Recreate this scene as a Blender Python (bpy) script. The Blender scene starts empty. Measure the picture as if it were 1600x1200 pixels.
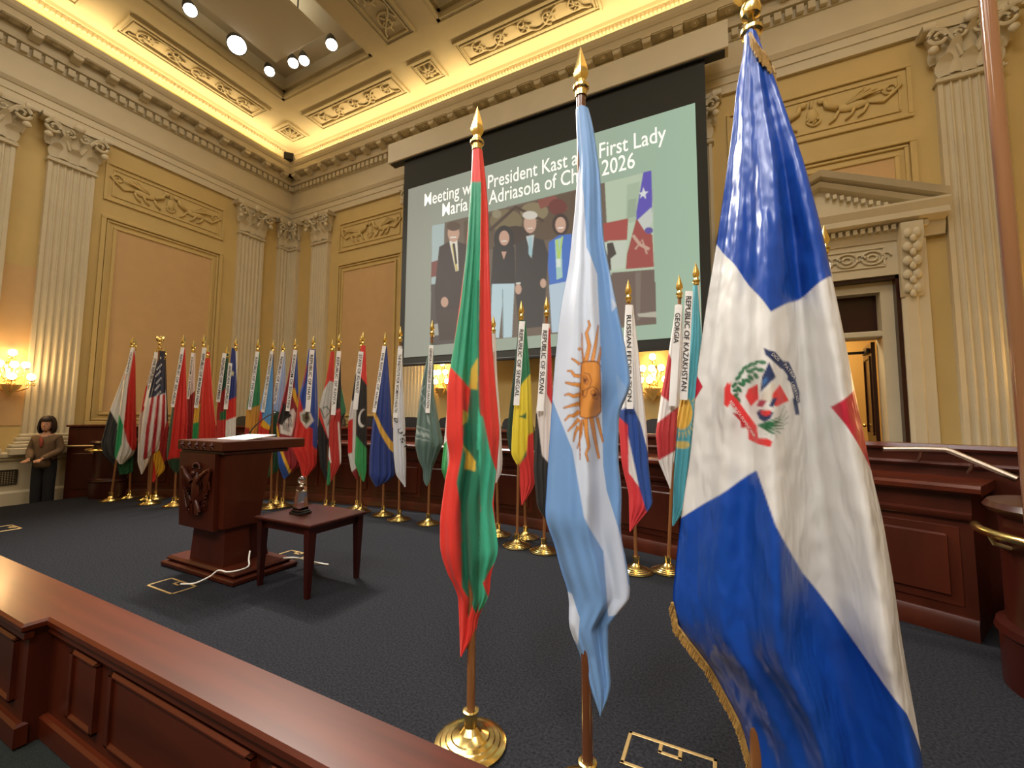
import bpy, bmesh, math, random
import numpy as np
from mathutils import Vector, Matrix
random.seed(7); rng = np.random.default_rng(7)
PI = math.pi
S = bpy.context.scene; COL = S.collection

# ------------------------------------------------------------------ camera
F, CXP, CYP, EYE = 658.0, 800.0, 600.0, 1.5
def _n(v): return v/np.linalg.norm(v)
_dY = _n(np.array([331, 54, F])); _dX = _n(np.array([1315, -44, -F]))
_up = _n(np.cross(_dX, _dY)); _up = -_up if _up[1] > 0 else _up
_dX = _n(_dX-_up*(_dX@_up)); _dY = _n(np.cross(_up, _dX))
RW = np.array([_dX, _dY, _up])                      # camera (right, down, forward) -> world
cam = bpy.data.cameras.new('camera'); camo = bpy.data.objects.new('camera', cam); COL.objects.link(camo)
right, down, fwd = RW[:, 0], RW[:, 1], RW[:, 2]
M = Matrix(((right[0], -down[0], -fwd[0], 0), (right[1], -down[1], -fwd[1], 0), (right[2], -down[2], -fwd[2], EYE), (0, 0, 0, 1)))
camo.matrix_world = M
cam.sensor_fit = 'HORIZONTAL'; cam.sensor_width = 36; cam.lens = 36*F/1600; cam.clip_start = .05; cam.clip_end = 100
S.camera = camo

# measuring helpers: where a ray of the photograph meets a known surface of the room
def ray(u, v): return RW@np.array([(u-CXP)/F, (v-CYP)/F, 1.0])
def FL(u, v, z=0.0):
    d = ray(u, v); t = (z-EYE)/d[2]; return Vector((d[0]*t, d[1]*t, z))
def ONX(u, v, x):
    d = ray(u, v); t = x/d[0]; return Vector((x, d[1]*t, EYE+d[2]*t))
def ONY(u, v, y):
    d = ray(u, v); t = y/d[1]; return Vector((d[0]*t, y, EYE+d[2]*t))

# ------------------------------------------------------------------ world, lights, exposure
W = bpy.data.worlds.new('world'); S.world = W; W.use_nodes = True
W.node_tree.nodes['Background'].inputs[0].default_value = (1, .9, .75, 1); W.node_tree.nodes['Background'].inputs[1].default_value = .03
S.view_settings.view_transform = 'Standard'; S.view_settings.look = 'None'; S.view_settings.gamma = 1; S.view_settings.use_curve_mapping = False
S.view_settings.exposure = 0.0
def area(name, loc, sx, sy, power, col, rot=(0, 0, 0), spread=PI):
    l = bpy.data.lights.new(name, 'AREA'); l.shape = 'RECTANGLE'; l.size = sx; l.size_y = sy; l.energy = power; l.color = col; l.spread = spread
    o = bpy.data.objects.new(name, l); o.location = loc; o.rotation_euler = rot; COL.objects.link(o); return o
XW, YW, XR, YR, ZC = -11.3, 7.87, 4.6, -9.0, 9.3      # left wall, back wall, right wall, rear wall, ceiling
# added fill lamps without fixtures, spread under the coffers to brighten the hall
for cx in (-8.07, -3.37, 1.4):
    for cy, e in ((3.2, 75), (-2.6, 120), (-6.6, 110)):
        area('added_coffer_fill', (cx, cy, 9.2), 2.0, 2.4, e*(1.9 if cx > 0 and cy > 0 else .9), (1, .90, .76))
# unseen fill lamps added over the audience, aimed at the front flags
for cx in (-5.2, -1.0, 2.0):
    d_ = Vector((-.9, 2.2, 1.0))-Vector((cx, -3.4, 9.15))
    area('added_stage_fill', (cx, -3.4, 9.15), 1.6, 1.6, 54, (1, .98, .97), d_.to_track_quat('-Z', 'Y').to_euler(), 1.1)
# cove strips lying in the trough on top of the cornice
CW = (1, .76, .40)
area('cove_light_left', (XW+.26, 2.2, 8.72), .12, 10.6, 100, CW, (PI, 0, 0))
area('cove_light_back', (-3.35, YW-.26, 8.72), 15.2, .12, 130, CW, (PI, 0, 0))
area('cove_light_right', (XR-.26, 2.2, 8.72), .12, 10.6, 100, CW, (PI, 0, 0))

# ------------------------------------------------------------------ materials
def srgb(c):
    if isinstance(c, str): c = tuple(int(c[i:i+2], 16)/255 for i in (0, 2, 4))
    return tuple((x/12.92 if x <= .04045 else ((x+.055)/1.055)**2.4) for x in c)
MATS = {}
def mat(name, col, rough=.6, metal=0, noise=0, nscale=8, bump=0, bscale=60, coat=0, stretch=None, col2=None, emit=0, trans=0, sheen=0, spec=.5, alpha=1):
    if name in MATS: return MATS[name]
    m = bpy.data.materials.new(name); m.use_nodes = True; nt = m.node_tree; b = nt.nodes['Principled BSDF']
    c = srgb(col); b.inputs['Base Color'].default_value = (*c, 1); b.inputs['Roughness'].default_value = rough; b.inputs['Metallic'].default_value = metal
    b.inputs['Coat Weight'].default_value = coat; b.inputs['Coat Roughness'].default_value = .15; b.inputs['Transmission Weight'].default_value = trans
    b.inputs['Sheen Weight'].default_value = sheen; b.inputs['Specular IOR Level'].default_value = spec
    tc = nt.nodes.new('ShaderNodeTexCoord')
    if noise or col2:
        mp = nt.nodes.new('ShaderNodeMapping'); nt.links.new(tc.outputs['Object'], mp.inputs[0]); mp.inputs['Scale'].default_value = stretch or (1, 1, 1)
        t = nt.nodes.new('ShaderNodeTexNoise'); t.inputs['Scale'].default_value = nscale; t.inputs['Detail'].default_value = 6; nt.links.new(mp.outputs[0], t.inputs[0])
        r = nt.nodes.new('ShaderNodeValToRGB'); nt.links.new(t.outputs[0], r.inputs[0])
        a = c; d = srgb(col2) if col2 else tuple(x*(1-noise) for x in c)
        r.color_ramp.elements[0].color = (*d, 1); r.color_ramp.elements[0].position = .3; r.color_ramp.elements[1].color = (*a, 1); r.color_ramp.elements[1].position = .7
        nt.links.new(r.outputs[0], b.inputs['Base Color'])
    if bump:
        t2 = nt.nodes.new('ShaderNodeTexNoise'); t2.inputs['Scale'].default_value = bscale; t2.inputs['Detail'].default_value = 4; nt.links.new(tc.outputs['Object'], t2.inputs[0])
        bp = nt.nodes.new('ShaderNodeBump'); bp.inputs['Strength'].default_value = bump; bp.inputs['Distance'].default_value = .02
        nt.links.new(t2.outputs[0], bp.inputs['Height']); nt.links.new(bp.outputs[0], b.inputs['Normal'])
    if emit:
        b.inputs['Emission Color'].default_value = (*c, 1); b.inputs['Emission Strength'].default_value = emit
    MATS[name] = m; return m
CREAM = mat('cream_paint', 'cfc3a6', .55, noise=.06, nscale=3)
YELLOW = mat('yellow_wall_paint', 'ccb275', .7, noise=.08, nscale=2)
TAN = mat('tan_fabric_panel', 'cdaa7a', .85, noise=.06, nscale=4, bump=.1, bscale=200)
CEIL = mat('ceiling_plaster', 'cdbf9d', .7, noise=.08, nscale=2)
CLOUD = mat('acoustic_board', 'c3bba9', .8)
WOOD = mat('mahogany', '4a1b0b', .4, noise=.5, nscale=4, stretch=(1, 1, .15), coat=.1, spec=.3)
WOODH = mat('mahogany_lengthwise', '541f0c', .32, noise=.5, nscale=5, stretch=(.14, 2.2, 1), coat=.15, spec=.35)
DWOOD = mat('dark_mahogany', '330e08', .3, noise=.4, nscale=4, stretch=(1, 1, .2), coat=.2, spec=.35)
POLEW = mat('varnished_oak', '8a5a34', .28, noise=.3, nscale=14, stretch=(1, 1, .06), coat=.4)
DPOLE = mat('varnished_walnut', '6b4027', .22, noise=.35, nscale=14, stretch=(1, 1, .06), coat=.6)
CARPET = mat('charcoal_carpet', '33343a', .98, noise=.7, nscale=75, bump=.7, bscale=260, spec=.1)
CARPET2 = mat('grey_green_carpet', '353a37', .98, noise=.4, nscale=130, bump=.7, bscale=260, spec=.1)
BRASS = mat('polished_brass', 'efd489', .2, metal=1)
BRASSD = mat('brushed_brass', 'c2a671', .45, metal=.8)
STEEL = mat('brushed_metal', 'a89a8c', .35, metal=1)
LEATHER = mat('black_leather', '17161a', .4, noise=.2, nscale=20, bump=.15, bscale=150)
BLACK = mat('black_border', '2a2c29', .8)
DARK = mat('dark_metal', '1a1a1c', .4)
PAPER = mat('white_paper', 'f1efe8', .8)
WHITEC = mat('white_ribbon', 'ecebea', .75, bump=.1, bscale=80)
INK = mat('black_ink', '1c1c20', .8)
GLASS = mat('crystal', 'ffffff', .03, trans=1)
CABLE = mat('white_cable', 'e9e6de', .5)
GRILLE = mat('bronze_grille', '4d4436', .5, metal=.6)
BULB = mat('sconce_globe', 'ffe2b0', .4, emit=14)
SPOT = mat('spot_lens', 'fff6e6', .4, emit=40)
CRYS = mat('sconce_crystal', 'e8c27a', .08, metal=.25, coat=.5)
SKIN = mat('skin', 'c08f72', .6)
FRINGE = mat('gold_fringe', 'b08a4a', .55, noise=.4, nscale=90)

def vcol_mat(name, rough, emit=0, sheen=0, coat=0, bump=0, bs=9):
    if name in MATS: return MATS[name]
    m = bpy.data.materials.new(name); m.use_nodes = True; nt = m.node_tree; b = nt.nodes['Principled BSDF']
    a = nt.nodes.new('ShaderNodeAttribute'); a.attribute_name = 'print'
    b.inputs['Roughness'].default_value = rough; b.inputs['Sheen Weight'].default_value = sheen; b.inputs['Coat Weight'].default_value = coat; b.inputs['Coat Roughness'].default_value = .35
    if emit:
        b.inputs['Base Color'].default_value = (.02, .02, .02, 1); nt.links.new(a.outputs['Color'], b.inputs['Emission Color']); b.inputs['Emission Strength'].default_value = emit
    else: nt.links.new(a.outputs['Color'], b.inputs['Base Color'])
    if bump:
        tc = nt.nodes.new('ShaderNodeTexCoord'); mp = nt.nodes.new('ShaderNodeMapping'); mp.inputs['Scale'].default_value = (1, 1, .45)
        t2 = nt.nodes.new('ShaderNodeTexNoise'); t2.inputs['Scale'].default_value = bs; t2.inputs['Detail'].default_value = 2
        nt.links.new(tc.outputs['Object'], mp.inputs[0]); nt.links.new(mp.outputs[0], t2.inputs[0])
        bp = nt.nodes.new('ShaderNodeBump'); bp.inputs['Strength'].default_value = bump; bp.inputs['Distance'].default_value = .03
        nt.links.new(t2.outputs[0], bp.inputs['Height']); nt.links.new(bp.outputs[0], b.inputs['Normal'])
    MATS[name] = m; return m
NYLON = vcol_mat('printed_nylon', .5, sheen=.05, bump=.25)
SATIN = vcol_mat('printed_satin', .33, bump=.75, bs=13)
SCREENM = vcol_mat('projected_picture', .9, emit=.9)

# ------------------------------------------------------------------ mesh building
class MB:
    def __init__(s): s.v = []; s.f = []
    def add(s, vs, fs):
        n = len(s.v); s.v += [tuple(p) for p in vs]; s.f += [tuple(i+n for i in f) for f in fs]; return s
    def box(s, x0, x1, y0, y1, z0, z1, bev=0):
        if bev:
            b = bev; vs = []; 
            for z, i in ((z0, b), (z0+b, 0), (z1-b, 0), (z1, b)):
                vs += [(x0+i, y0+i, z), (x1-i, y0+i, z), (x1-i, y1-i, z), (x0+i, y1-i, z)]
            fs = [(3, 2, 1, 0), (12, 13, 14, 15)]
            for k in range(3):
                for j in range(4): fs.append((k*4+j, k*4+(j+1) % 4, k*4+4+(j+1) % 4, k*4+4+j))
            return s.add(vs, fs)
        vs = [(x0, y0, z0), (x1, y0, z0), (x1, y1, z0), (x0, y1, z0), (x0, y0, z1), (x1, y0, z1), (x1, y1, z1), (x0, y1, z1)]
        return s.add(vs, [(3, 2, 1, 0), (4, 5, 6, 7), (0, 1, 5, 4), (1, 2, 6, 5), (2, 3, 7, 6), (3, 0, 4, 7)])
    def loft(s, rings, cap=True):
        n = len(rings[0]); vs = [p for r in rings for p in r]; fs = []
        for k in range(len(rings)-1):
            for j in range(n): fs.append((k*n+j, k*n+(j+1) % n, (k+1)*n+(j+1) % n, (k+1)*n+j))
        if cap: fs += [tuple(range(n-1, -1, -1)), tuple((len(rings)-1)*n+j for j in range(n))]
        return s.add(vs, fs)
    def lathe(s, prof, c=(0, 0, 0), seg=20, sx=1, sy=1):
        return s.loft([[(c[0]+r*sx*math.cos(2*PI*j/seg), c[1]+r*sy*math.sin(2*PI*j/seg), c[2]+z) for j in range(seg)] for r, z in prof])
    def extr(s, poly, a, b, axis):          # poly is in the plane across axis
        def P(p, t): return {'x': (t, p[0], p[1]), 'y': (p[0], t, p[1]), 'z': (p[0], p[1], t)}[axis]
        return s.loft([[P(p, a) for p in poly], [P(p, b) for p in poly]])
    def tube(s, pts, r, seg=8, closed=False):
        pts = [Vector(p) for p in pts]; rings = []; up = Vector((0, 0, 1)); n = len(pts)
        for i, p in enumerate(pts):
            t = (pts[min(i+1, n-1)]-pts[max(i-1, 0)]).normalized()
            u = t.cross(up); u = t.cross(Vector((1, 0, 0))) if u.length < 1e-3 else u; u.normalize(); w = t.cross(u)
            rr = r(i/(n-1)) if callable(r) else r
            rings.append([p+u*rr*math.cos(2*PI*j/seg)+w*rr*math.sin(2*PI*j/seg) for j in range(seg)])
        return s.loft(rings)
    def ball(s, c, r, seg=12, sx=1, sy=1, sz=1):
        return s.lathe([(max(1e-4, r*math.sin(PI*k/8)), -r*math.cos(PI*k/8)*sz) for k in range(9)], c, seg, sx, sy)
    def mesh(s, name):
        me = bpy.data.meshes.new(name); me.from_pydata(s.v, [], s.f)
        bm = bmesh.new(); bm.from_mesh(me); bmesh.ops.recalc_face_normals(bm, faces=bm.faces); bm.to_mesh(me); bm.free(); return me
    def build(s, name, m, parent=None, smooth=False, loc=None):
        return link(name, s.mesh(name), m, parent, smooth, loc)
def link(name, me, m, parent=None, smooth=False, loc=None, rot=None, scale=None):
    if m and not me.materials: me.materials.append(m)
    if smooth: me.polygons.foreach_set('use_smooth', [True]*len(me.polygons))
    o = bpy.data.objects.new(name, me); COL.objects.link(o); o.parent = parent
    if loc is not None: o.location = loc
    if rot is not None: o.rotation_euler = rot
    if scale is not None: o.scale = scale
    return o
def autosmooth(o, ang=40):
    me = o.data; me.polygons.foreach_set('use_smooth', [True]*len(me.polygons))
    bm = bmesh.new(); bm.from_mesh(me); bm.normal_update()
    for e in bm.edges:
        if len(e.link_faces) == 2 and e.calc_face_angle(0) > math.radians(ang): e.smooth = False
    bm.to_mesh(me); bm.free(); return o
def tag(o, label, cat, group=None):
    o['label'] = label; o['category'] = cat
    if group: o['group'] = group
    return o
def thing(name, label, cat, loc=(0, 0, 0), rz=0, group=None):
    o = bpy.data.objects.new(name, None); o.empty_display_size = .1; COL.objects.link(o); o.location = loc; o.rotation_euler = (0, 0, rz); return tag(o, label, cat, group)
def struct(o, label=None):
    o['kind'] = 'structure'
    if label: o['label'] = label
    return o
def text_mesh(s, size=1.0, bold=0.0):
    c = bpy.data.curves.new('lettering', 'FONT'); c.body = s; c.size = size; c.align_x = 'LEFT'; c.offset = bold; c.resolution_u = 3
    o = bpy.data.objects.new('lettering', c); COL.objects.link(o); dg = bpy.context.evaluated_depsgraph_get()
    me = bpy.data.meshes.new_from_object(o.evaluated_get(dg)); bpy.data.objects.remove(o); bpy.data.curves.remove(c); return me

# ================================================================== THE ROOM
AX, AY = -11.24, 7.81
m = MB().box(-10.55, XR, 1.2, YW, -.3, 0); fl = struct(m.build('floor', CARPET), 'charcoal carpet of the raised stage')
m = MB().box(XW, -10.55, 1.2, YW, -.5, -.2); struct(m.build('floor', CARPET), 'narrow lower carpet strip along the left wall')
m = MB().box(XW, XR, YR, 1.2, -.4, -.18); struct(m.build('floor', CARPET2), 'grey green carpet of the lower floor by the wooden barrier')
wl = struct(MB().box(XW-.2, XW, YR, YW+.2, -.5, ZC+.7).build('wall_left', YELLOW), 'yellow wall with cream fluted pilasters on the left')
DX0, DX1, DZ = .52, 2.34, 3.6
m = MB().box(XW, DX0, YW, YW+.2, -.5, ZC+.7).box(DX1, XR, YW, YW+.2, -.5, ZC+.7).box(DX0, DX1, YW, YW+.2, DZ, ZC+.7)
wb = struct(m.build('wall_back', YELLOW), 'yellow wall with cream pilasters behind the projection screen')
wr = struct(MB().box(XR, XR+.2, YR, YW+.2, -.5, ZC+.7).build('wall_right', YELLOW), 'yellow wall on the right')
struct(MB().box(XW, XR, YR-.2, YR, -.5, ZC+.7).build('wall_rear', YELLOW), 'yellow wall behind the viewer')

# ---- pilasters
def shaft_mesh(w=.66, d=.1, z0=1.15, z1=6.28, nfl=6):
    pts = [(-w/2, 0), (-w/2, d)]; e = .045; fw = (w-2*e)/nfl
    for i in range(nfl):
        x = -w/2+e+i*fw; r = fw*.4; cx = x+fw/2
        for k in range(7):
            a = PI-PI*k/6; pts.append((cx+r*math.cos(a), d-r*.75*math.sin(a)))
    pts += [(w/2, d), (w/2, 0)]
    return MB().loft([[(x, y, z0) for x, y in pts], [(x, y, z1) for x, y in pts]]).mesh('pilaster')
def leaf(mb, cx, y0, z0, h, w, out, rot=0):
    n = 7; L = []; R = []; C = []
    for k in range(n):
        t = k/(n-1); ww = w*math.sin(PI*(.22+.70*t))*.5; z = z0+h*min(1, 1.12*t-.25*max(0, t-.72)*2); y = y0+out*(t**2.2)+(.03 if t > .8 else 0)
        L.append((cx-ww, y, z)); C.append((cx, y+.022, z)); R.append((cx+ww, y, z))
    vs = L+C+R; fs = []
    for k in range(n-1): fs += [(k, k+1, n+k+1, n+k), (n+k, n+k+1, 2*n+k+1, 2*n+k)]
    # thickness behind
    B = [(x, y-.03, z) for x, y, z in C]; o = len(vs); vs += B
    for k in range(n-1): fs += [(k+1, k, o+k, o+k+1), (2*n+k, 2*n+k+1, o+k+1, o+k)]
    mb.add(vs, fs)
def spiral(mb, cx, y, cz, r, turns, th, sgn=1, a0=0, n=22):
    pts = []
    for k in range(n):
        t = k/(n-1); a = a0+sgn*turns*2*PI*t; rr = r*(1-.8*t); pts.append((cx+rr*math.cos(a), y, cz+rr*math.sin(a)))
    mb.tube(pts, lambda t: th*(1-.4*t), 6)
def capital_mesh(w=.66, d=.1, z0=6.28, z1=7.13):
    mb = MB(); h = z1-z0
    mb.box(-w/2-.03, w/2+.03, 0, d+.04, z0, z0+.035, .008).box(-w/2-.015, w/2+.015, 0, d+.02, z0+.045, z0+.07)
    mb.loft([[(-a, 0, z), (-a, b, z), (a, b, z), (a, 0, z)] for a, b, z in ((w/2-.01, d, z0+.06), (w/2, d+.01, z0+.4*h), (w/2+.06, d+.06, z0+.8*h), (w/2+.09, d+.08, z0+.86*h))])
    for cx in (-.25, 0, .25): leaf(mb, cx, d+.01, z0+.08, .26, .22, .09)
    for cx in (-.15, .15): leaf(mb, cx, d+.02, z0+.10, .44, .20, .13)
    leaf(mb, -.34, d-.02, z0+.30, .26, .16, .14); leaf(mb, .34, d-.02, z0+.30, .26, .16, .14); leaf(mb, 0, d+.03, z0+.36, .3, .18, .16)
    for sgn in (-1, 1):
        spiral(mb, sgn*.33, d+.14, z0+.60, .13, 1.4, .032, -sgn, PI/2); spiral(mb, sgn*.11, d+.12, z0+.60, .085, 1.3, .024, sgn, PI/2)
        mb.tube([(sgn*.08, d+.05, z0+.3), (sgn*.16, d+.10, z0+.5), (sgn*.27, d+.14, z0+.68), (sgn*.42, d+.15, z0+.74)], .03, 6)
        mb.box(min(sgn*.36, sgn*.5), max(sgn*.36, sgn*.5), .05, d+.18, z1-.13, z1-.02, .02)
        mb.ball((sgn*.40, d+.15, z0+.42), .06, 8, 1, .8, 1)
    # abacus with hollow front
    fr = [(-.5, d+.16)]+[(-.42+.84*k/8, d+.16-.07*math.sin(PI*k/8)) for k in range(9)]+[(.5, d+.16)]
    mb.loft([[(-.5, 0, z)]+[(x, y, z) for x, y in fr]+[(.5, 0, z)] for z in (z1-.11, z1-.03)])
    mb.ball((0, d+.17, z1-.09), .085, 10, 1, .6, 1)
    return mb.mesh('capital')
def pbase_mesh(w=.66, d=.1, z0=.78, z1=1.15):
    mb = MB()
    for a, b, z, zz in ((.16, .13, z0, z0+.13), (.14, .115, z0+.13, z0+.19), (.09, .08, z0+.19, z0+.24), (.07, .06, z0+.24, z0+.31), (.03, .03, z0+.31, z1)):
        mb.box(-w/2-a, w/2+a, 0, d+b, z, zz, .015)
    return mb.mesh('plinth')
SH, CA, PB = shaft_mesh(), capital_mesh(), pbase_mesh()
SHh = shaft_mesh(.36, nfl=3)
def pilaster(wall, loc, rz, half=False):
    p = link('pilaster', SHh if half else SH, CREAM, wall, loc=loc, rot=(0, 0, rz)); sc = (.58, .9, 1) if half else None
    link('capital', CA, CREAM, p, scale=sc); link('plinth', PB, CREAM, p, scale=(.6, 1, 1) if half else None); return p
SH.materials.append(CREAM); autosmooth(link('tmp', CA, CREAM), 50); bpy.data.objects.remove(bpy.data.objects['tmp'])
LW = -PI/2                                       # local +y -> world +x
for y in (2.1, 3.17, 6.68): pilaster(wl, (XW, y, 0), LW)
pilaster(wl, (XW, YW-.24, 0), LW, True)
for x in (-9.93, -6.45, -.37, 3.2): pilaster(wb, (x, YW, 0), PI)
pilaster(wb, (XW+.24, YW, 0), PI, True); pilaster(wb, (XR-.24, YW, 0), PI, True)

# ---- mouldings of a wall: frames, panels, reliefs   (local frame: x along wall, y out of wall, z up)
def frame_mesh(mb, x0, x1, z0, z1, w=.05, d=.035, y0=0):
    for a, b, c, e in ((x0, x1, z1-w, z1), (x0, x1, z0, z0+w), (x0, x0+w, z0+w, z1-w), (x1-w, x1, z0+w, z1-w)): mb.box(a, b, y0, y0+d, c, e, .008)
    return mb
def wallpart(name, mb, mt, wall, loc, rz, smooth=False):
    o = mb.build(name, mt, wall, smooth, loc); o.rotation_euler = (0, 0, rz); return o
def griffin_relief(w, h, y=.0):
    mb = MB()
    for sgn in (-1, 1):
        c = sgn*w*.24
        mb.ball((c, y, -h*.02), .15*h, 12, 2.2, .35, .8)                        # body
        mb.tube([(c-sgn*.30*h, y+.01, 0), (c-sgn*.52*h, y+.02, .12*h), (c-sgn*.56*h, y+.02, .28*h)], lambda t: .07*h*(1-.3*t), 8)   # neck
        mb.ball((c-sgn*.62*h, y+.02, .30*h), .075*h, 8, 1.3, .6, 1)
        for k in range(4): mb.tube([(c-sgn*.12*h, y+.015, .04*h), (c+sgn*(.1+.08*k)*h, y+.03, (.22-.02*k)*h), (c+sgn*(.25+.12*k)*h, y+.02, (.36-.06*k)*h)], lambda t: .04*h*(1-.6*t), 6)   # wing
        for q in (-.28, .05, .3): mb.tube([(c+sgn*q*h, y+.01, -.08*h), (c+sgn*(q-.08)*h, y+.01, -.24*h), (c+sgn*(q-.2)*h, y+.01, -.34*h)], lambda t: .04*h*(1-.4*t), 6)
        mb.tube([(c+sgn*.3*h, y, -.02*h), (c+sgn*.6*h, y+.01, -.12*h), (c+sgn*.8*h, y+.01, .05*h), (c+sgn*.95*h, y+.01, .2*h)], .035*h, 6)
        spiral(mb, c+sgn*.75*h, y, .18*h, .16*h, 1.3, .03*h, sgn, 0); spiral(mb, c-sgn*.8*h, y, -.16*h, .15*h, 1.3, .03*h, -sgn, PI)
    mb.ball((0, y, .0), .13*h, 10, 1, .4, 1.4); mb.tube([(0, y, .1*h), (.02, y+.01, .24*h), (0, y, .38*h)], .04*h, 6)
    return mb
def wall_panels(wall, loc, rz, a0, a1, doorbay=False):
    """upper relief panel and tall tan panel between two pilasters; a0..a1 along the wall in local x"""
    frame = frame_mesh(MB(), a0, a1, 5.94, 6.76, .05, .035); frame_mesh(frame, a0+.13, a1-.13, 6.06, 6.64, .022, .02)
    f = wallpart('panel_frame', frame, YELLOW, wall, loc, rz)
    g = griffin_relief(a1-a0-.3, .62).build('relief', YELLOW, f, True, ((a0+a1)/2, .015, 6.35))
    zb = 4.0 if doorbay else 1.3
    fr2 = frame_mesh(MB(), a0, a1, zb, 5.62, .07, .05); frame_mesh(fr2, a0+.09, a1-.09, zb+.09, 5.53, .04, .03); frame_mesh(fr2, a0+.2, a1-.2, zb+.2, 5.42, .05, .045)
    f2 = wallpart('panel_frame', fr2, YELLOW, wall, loc, rz)
    MB().box(a0+.24, a1-.24, .0, .02, zb+.24, 5.38).build('fabric_panel', TAN, f2)
wall_panels(wl, (XW, 0, 0), LW, -6.0, -3.67)     # local x = -world y on the left wall
wall_panels(wb, (0, YW, 0), PI, 6.98, 9.27)      # local x = -world x on the back wall
wall_panels(wb, (0, YW, 0), PI, -2.62, -.2, True)
wallpart('panel_frame', frame_mesh(MB(), .1+.25, 6.45-.45, 1.3, 6.76, .07, .05), YELLOW, wb, (0, YW, 0), PI)
# tan field behind the sconces of the narrow bay on the left
wallpart('fabric_panel', MB().box(-2.86, -2.40, 0, .012, 1.3, ONX(20, 412, XW).z), TAN, wl, (XW, 0, 0), LW)
# dado, baseboard, grille
prof = [(0, -.2), (.10, -.2), (.10, .12), (.07, .16), (.07, .66), (.11, .70), (.11, .73), (.15, .75), (.15, .81), (.12, .84), (0, .84)]
struct(MB().extr([(XW+a, b) for a, b in prof], YR, YW, 'y').build('baseboard_left', CREAM), 'cream panelled dado along the left wall')
m = MB()
for x0, x1 in ((XW, DX0-.3), (DX1+.3, XR)): m.extr([(YW-a, max(b, 0)) for a, b in prof], x0, x1, 'x')
struct(m.build('baseboard_back', CREAM), 'cream dado along the back wall')
gr = thing('wall_grille', 'square bronze air grille low in the cream dado at the far left', 'grille', (XW+.07, 2.42, .26))
m = frame_mesh(MB(), -.42, .42, 0, .27, .02, .02); m.build('grille_frame', GRILLE, gr)
for k in range(1, 26): MB().box(-.42+.84*k/26-.006, -.42+.84*k/26+.006, .004, .014, .02, .25).build('bar', GRILLE, gr)
for k in range(1, 9): MB().box(-.40, .40, .0, .010, .27*k/9-.006, .27*k/9+.006).build('bar', GRILLE, gr)
gr.rotation_euler = (0, 0, LW)

# ---- entablature
ENT = [(0, 7.13), (.06, 7.13), (.06, 7.28), (.08, 7.29), (.08, 7.42), (.10, 7.43), (.14, 7.50), (.14, 7.56), (.06, 7.58), (.06, 8.03), (.09, 8.04), (.09, 8.20), (.18, 8.22), (.20, 8.29), (.20, 8.43), (.42, 8.43), (.42, 8.56), (.44, 8.57), (.47, 8.62), (.48, 8.70), (.44, 8.70), (.42, 8.60), (0, 8.60)]
t1 = struct(MB().extr([(XW+a, b) for a, b in ENT], YR, YW, 'y').build('trim_1', CREAM), 'cream entablature with dentils and modillions on the left wall')
t2 = struct(MB().extr([(YW-a, b) for a, b in ENT], XW, XR, 'x').build('trim_2', CREAM), 'cream entablature with dentils and modillions on the back wall')
struct(MB().extr([(XR-a, b) for a, b in ENT], YR, YW, 'y').build('trim_3', CREAM), 'cream entablature on the right wall')
CROWN = [(0, 9.05), (.03, 9.05), (.05, 9.12), (.14, 9.24), (.16, 9.3), (0, 9.3)]
t4 = struct(MB().extr([(XW+a, b) for a, b in CROWN], YR, YW, 'y').build('trim_4', CEIL), 'crown moulding above the cove light on the left')
t5 = struct(MB().extr([(YW-a, b) for a, b in CROWN], XW, XR, 'x').build('trim_5', CEIL), 'crown moulding above the cove light at the back')
DEN = MB().box(-.05, .05, .07, .17, 8.06, 8.19, .006).mesh('dentil'); DEN.materials.append(CREAM)
mb = MB(); mb.extr([(.18, 8.30), (.24, 8.29), (.30, 8.32), (.40, 8.35), (.41, 8.43), (.18, 8.43)], -.075, .075, 'x'); mb.box(-.09, .09, .18, .425, 8.40, 8.432); mb.ball((0, .39, 8.34), .035, 8, 2, 1, 1); MOD = mb.mesh('modillion'); MOD.materials.append(CREAM)
mb = frame_mesh(MB(), -.17, .17, -.1, .1, .02, .02); mb.v = [(x, .31+z, 8.43-y) for x, y, z in mb.v]; mb.lathe([(.01, 8.385), (.03, 8.39), (.035, 8.41), (.07, 8.405), (.085, 8.43)], (0, .31, 0), 12); ROS = mb.mesh('soffit_rosette'); ROS.materials.append(CREAM)
for w, rz, fn, lo, hi in ((t1, LW, lambda s: (XW, s, 0), 1.3, YW-.2), (t2, PI, lambda s: (s, YW, 0), XW+.2, XR-.2)):
    s = hi if w is t1 else lo; st = -.155 if w is t1 else .155; k = 0
    while lo <= s <= hi: link('dentil', DEN, CREAM, w, loc=fn(s), rot=(0, 0, rz)); s += st
    s = (hi-.32) if w is t1 else lo+.32; st = -.54 if w is t1 else .54
    while lo <= s <= hi:
        link('modillion', MOD, CREAM, w, loc=fn(s), rot=(0, 0, rz)); link('soffit_rosette', ROS, CREAM, w, loc=fn(s+st/2), rot=(0, 0, rz)); s += st
m = MB(); 
for y in np.arange(1.5, YW-.1, .075): m.box(XW+.06, XW+.13, y-.022, y+.022, 9.13, 9.2)
o = m.build('bead_course', CEIL, t4); o['kind'] = 'stuff'
m = MB()
for x in np.arange(XW+.1, XR-.1, .075): m.box(x-.022, x+.022, YW-.13, YW-.06, 9.13, 9.2)
o = m.build('bead_course', CEIL, t5); o['kind'] = 'stuff'

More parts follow.
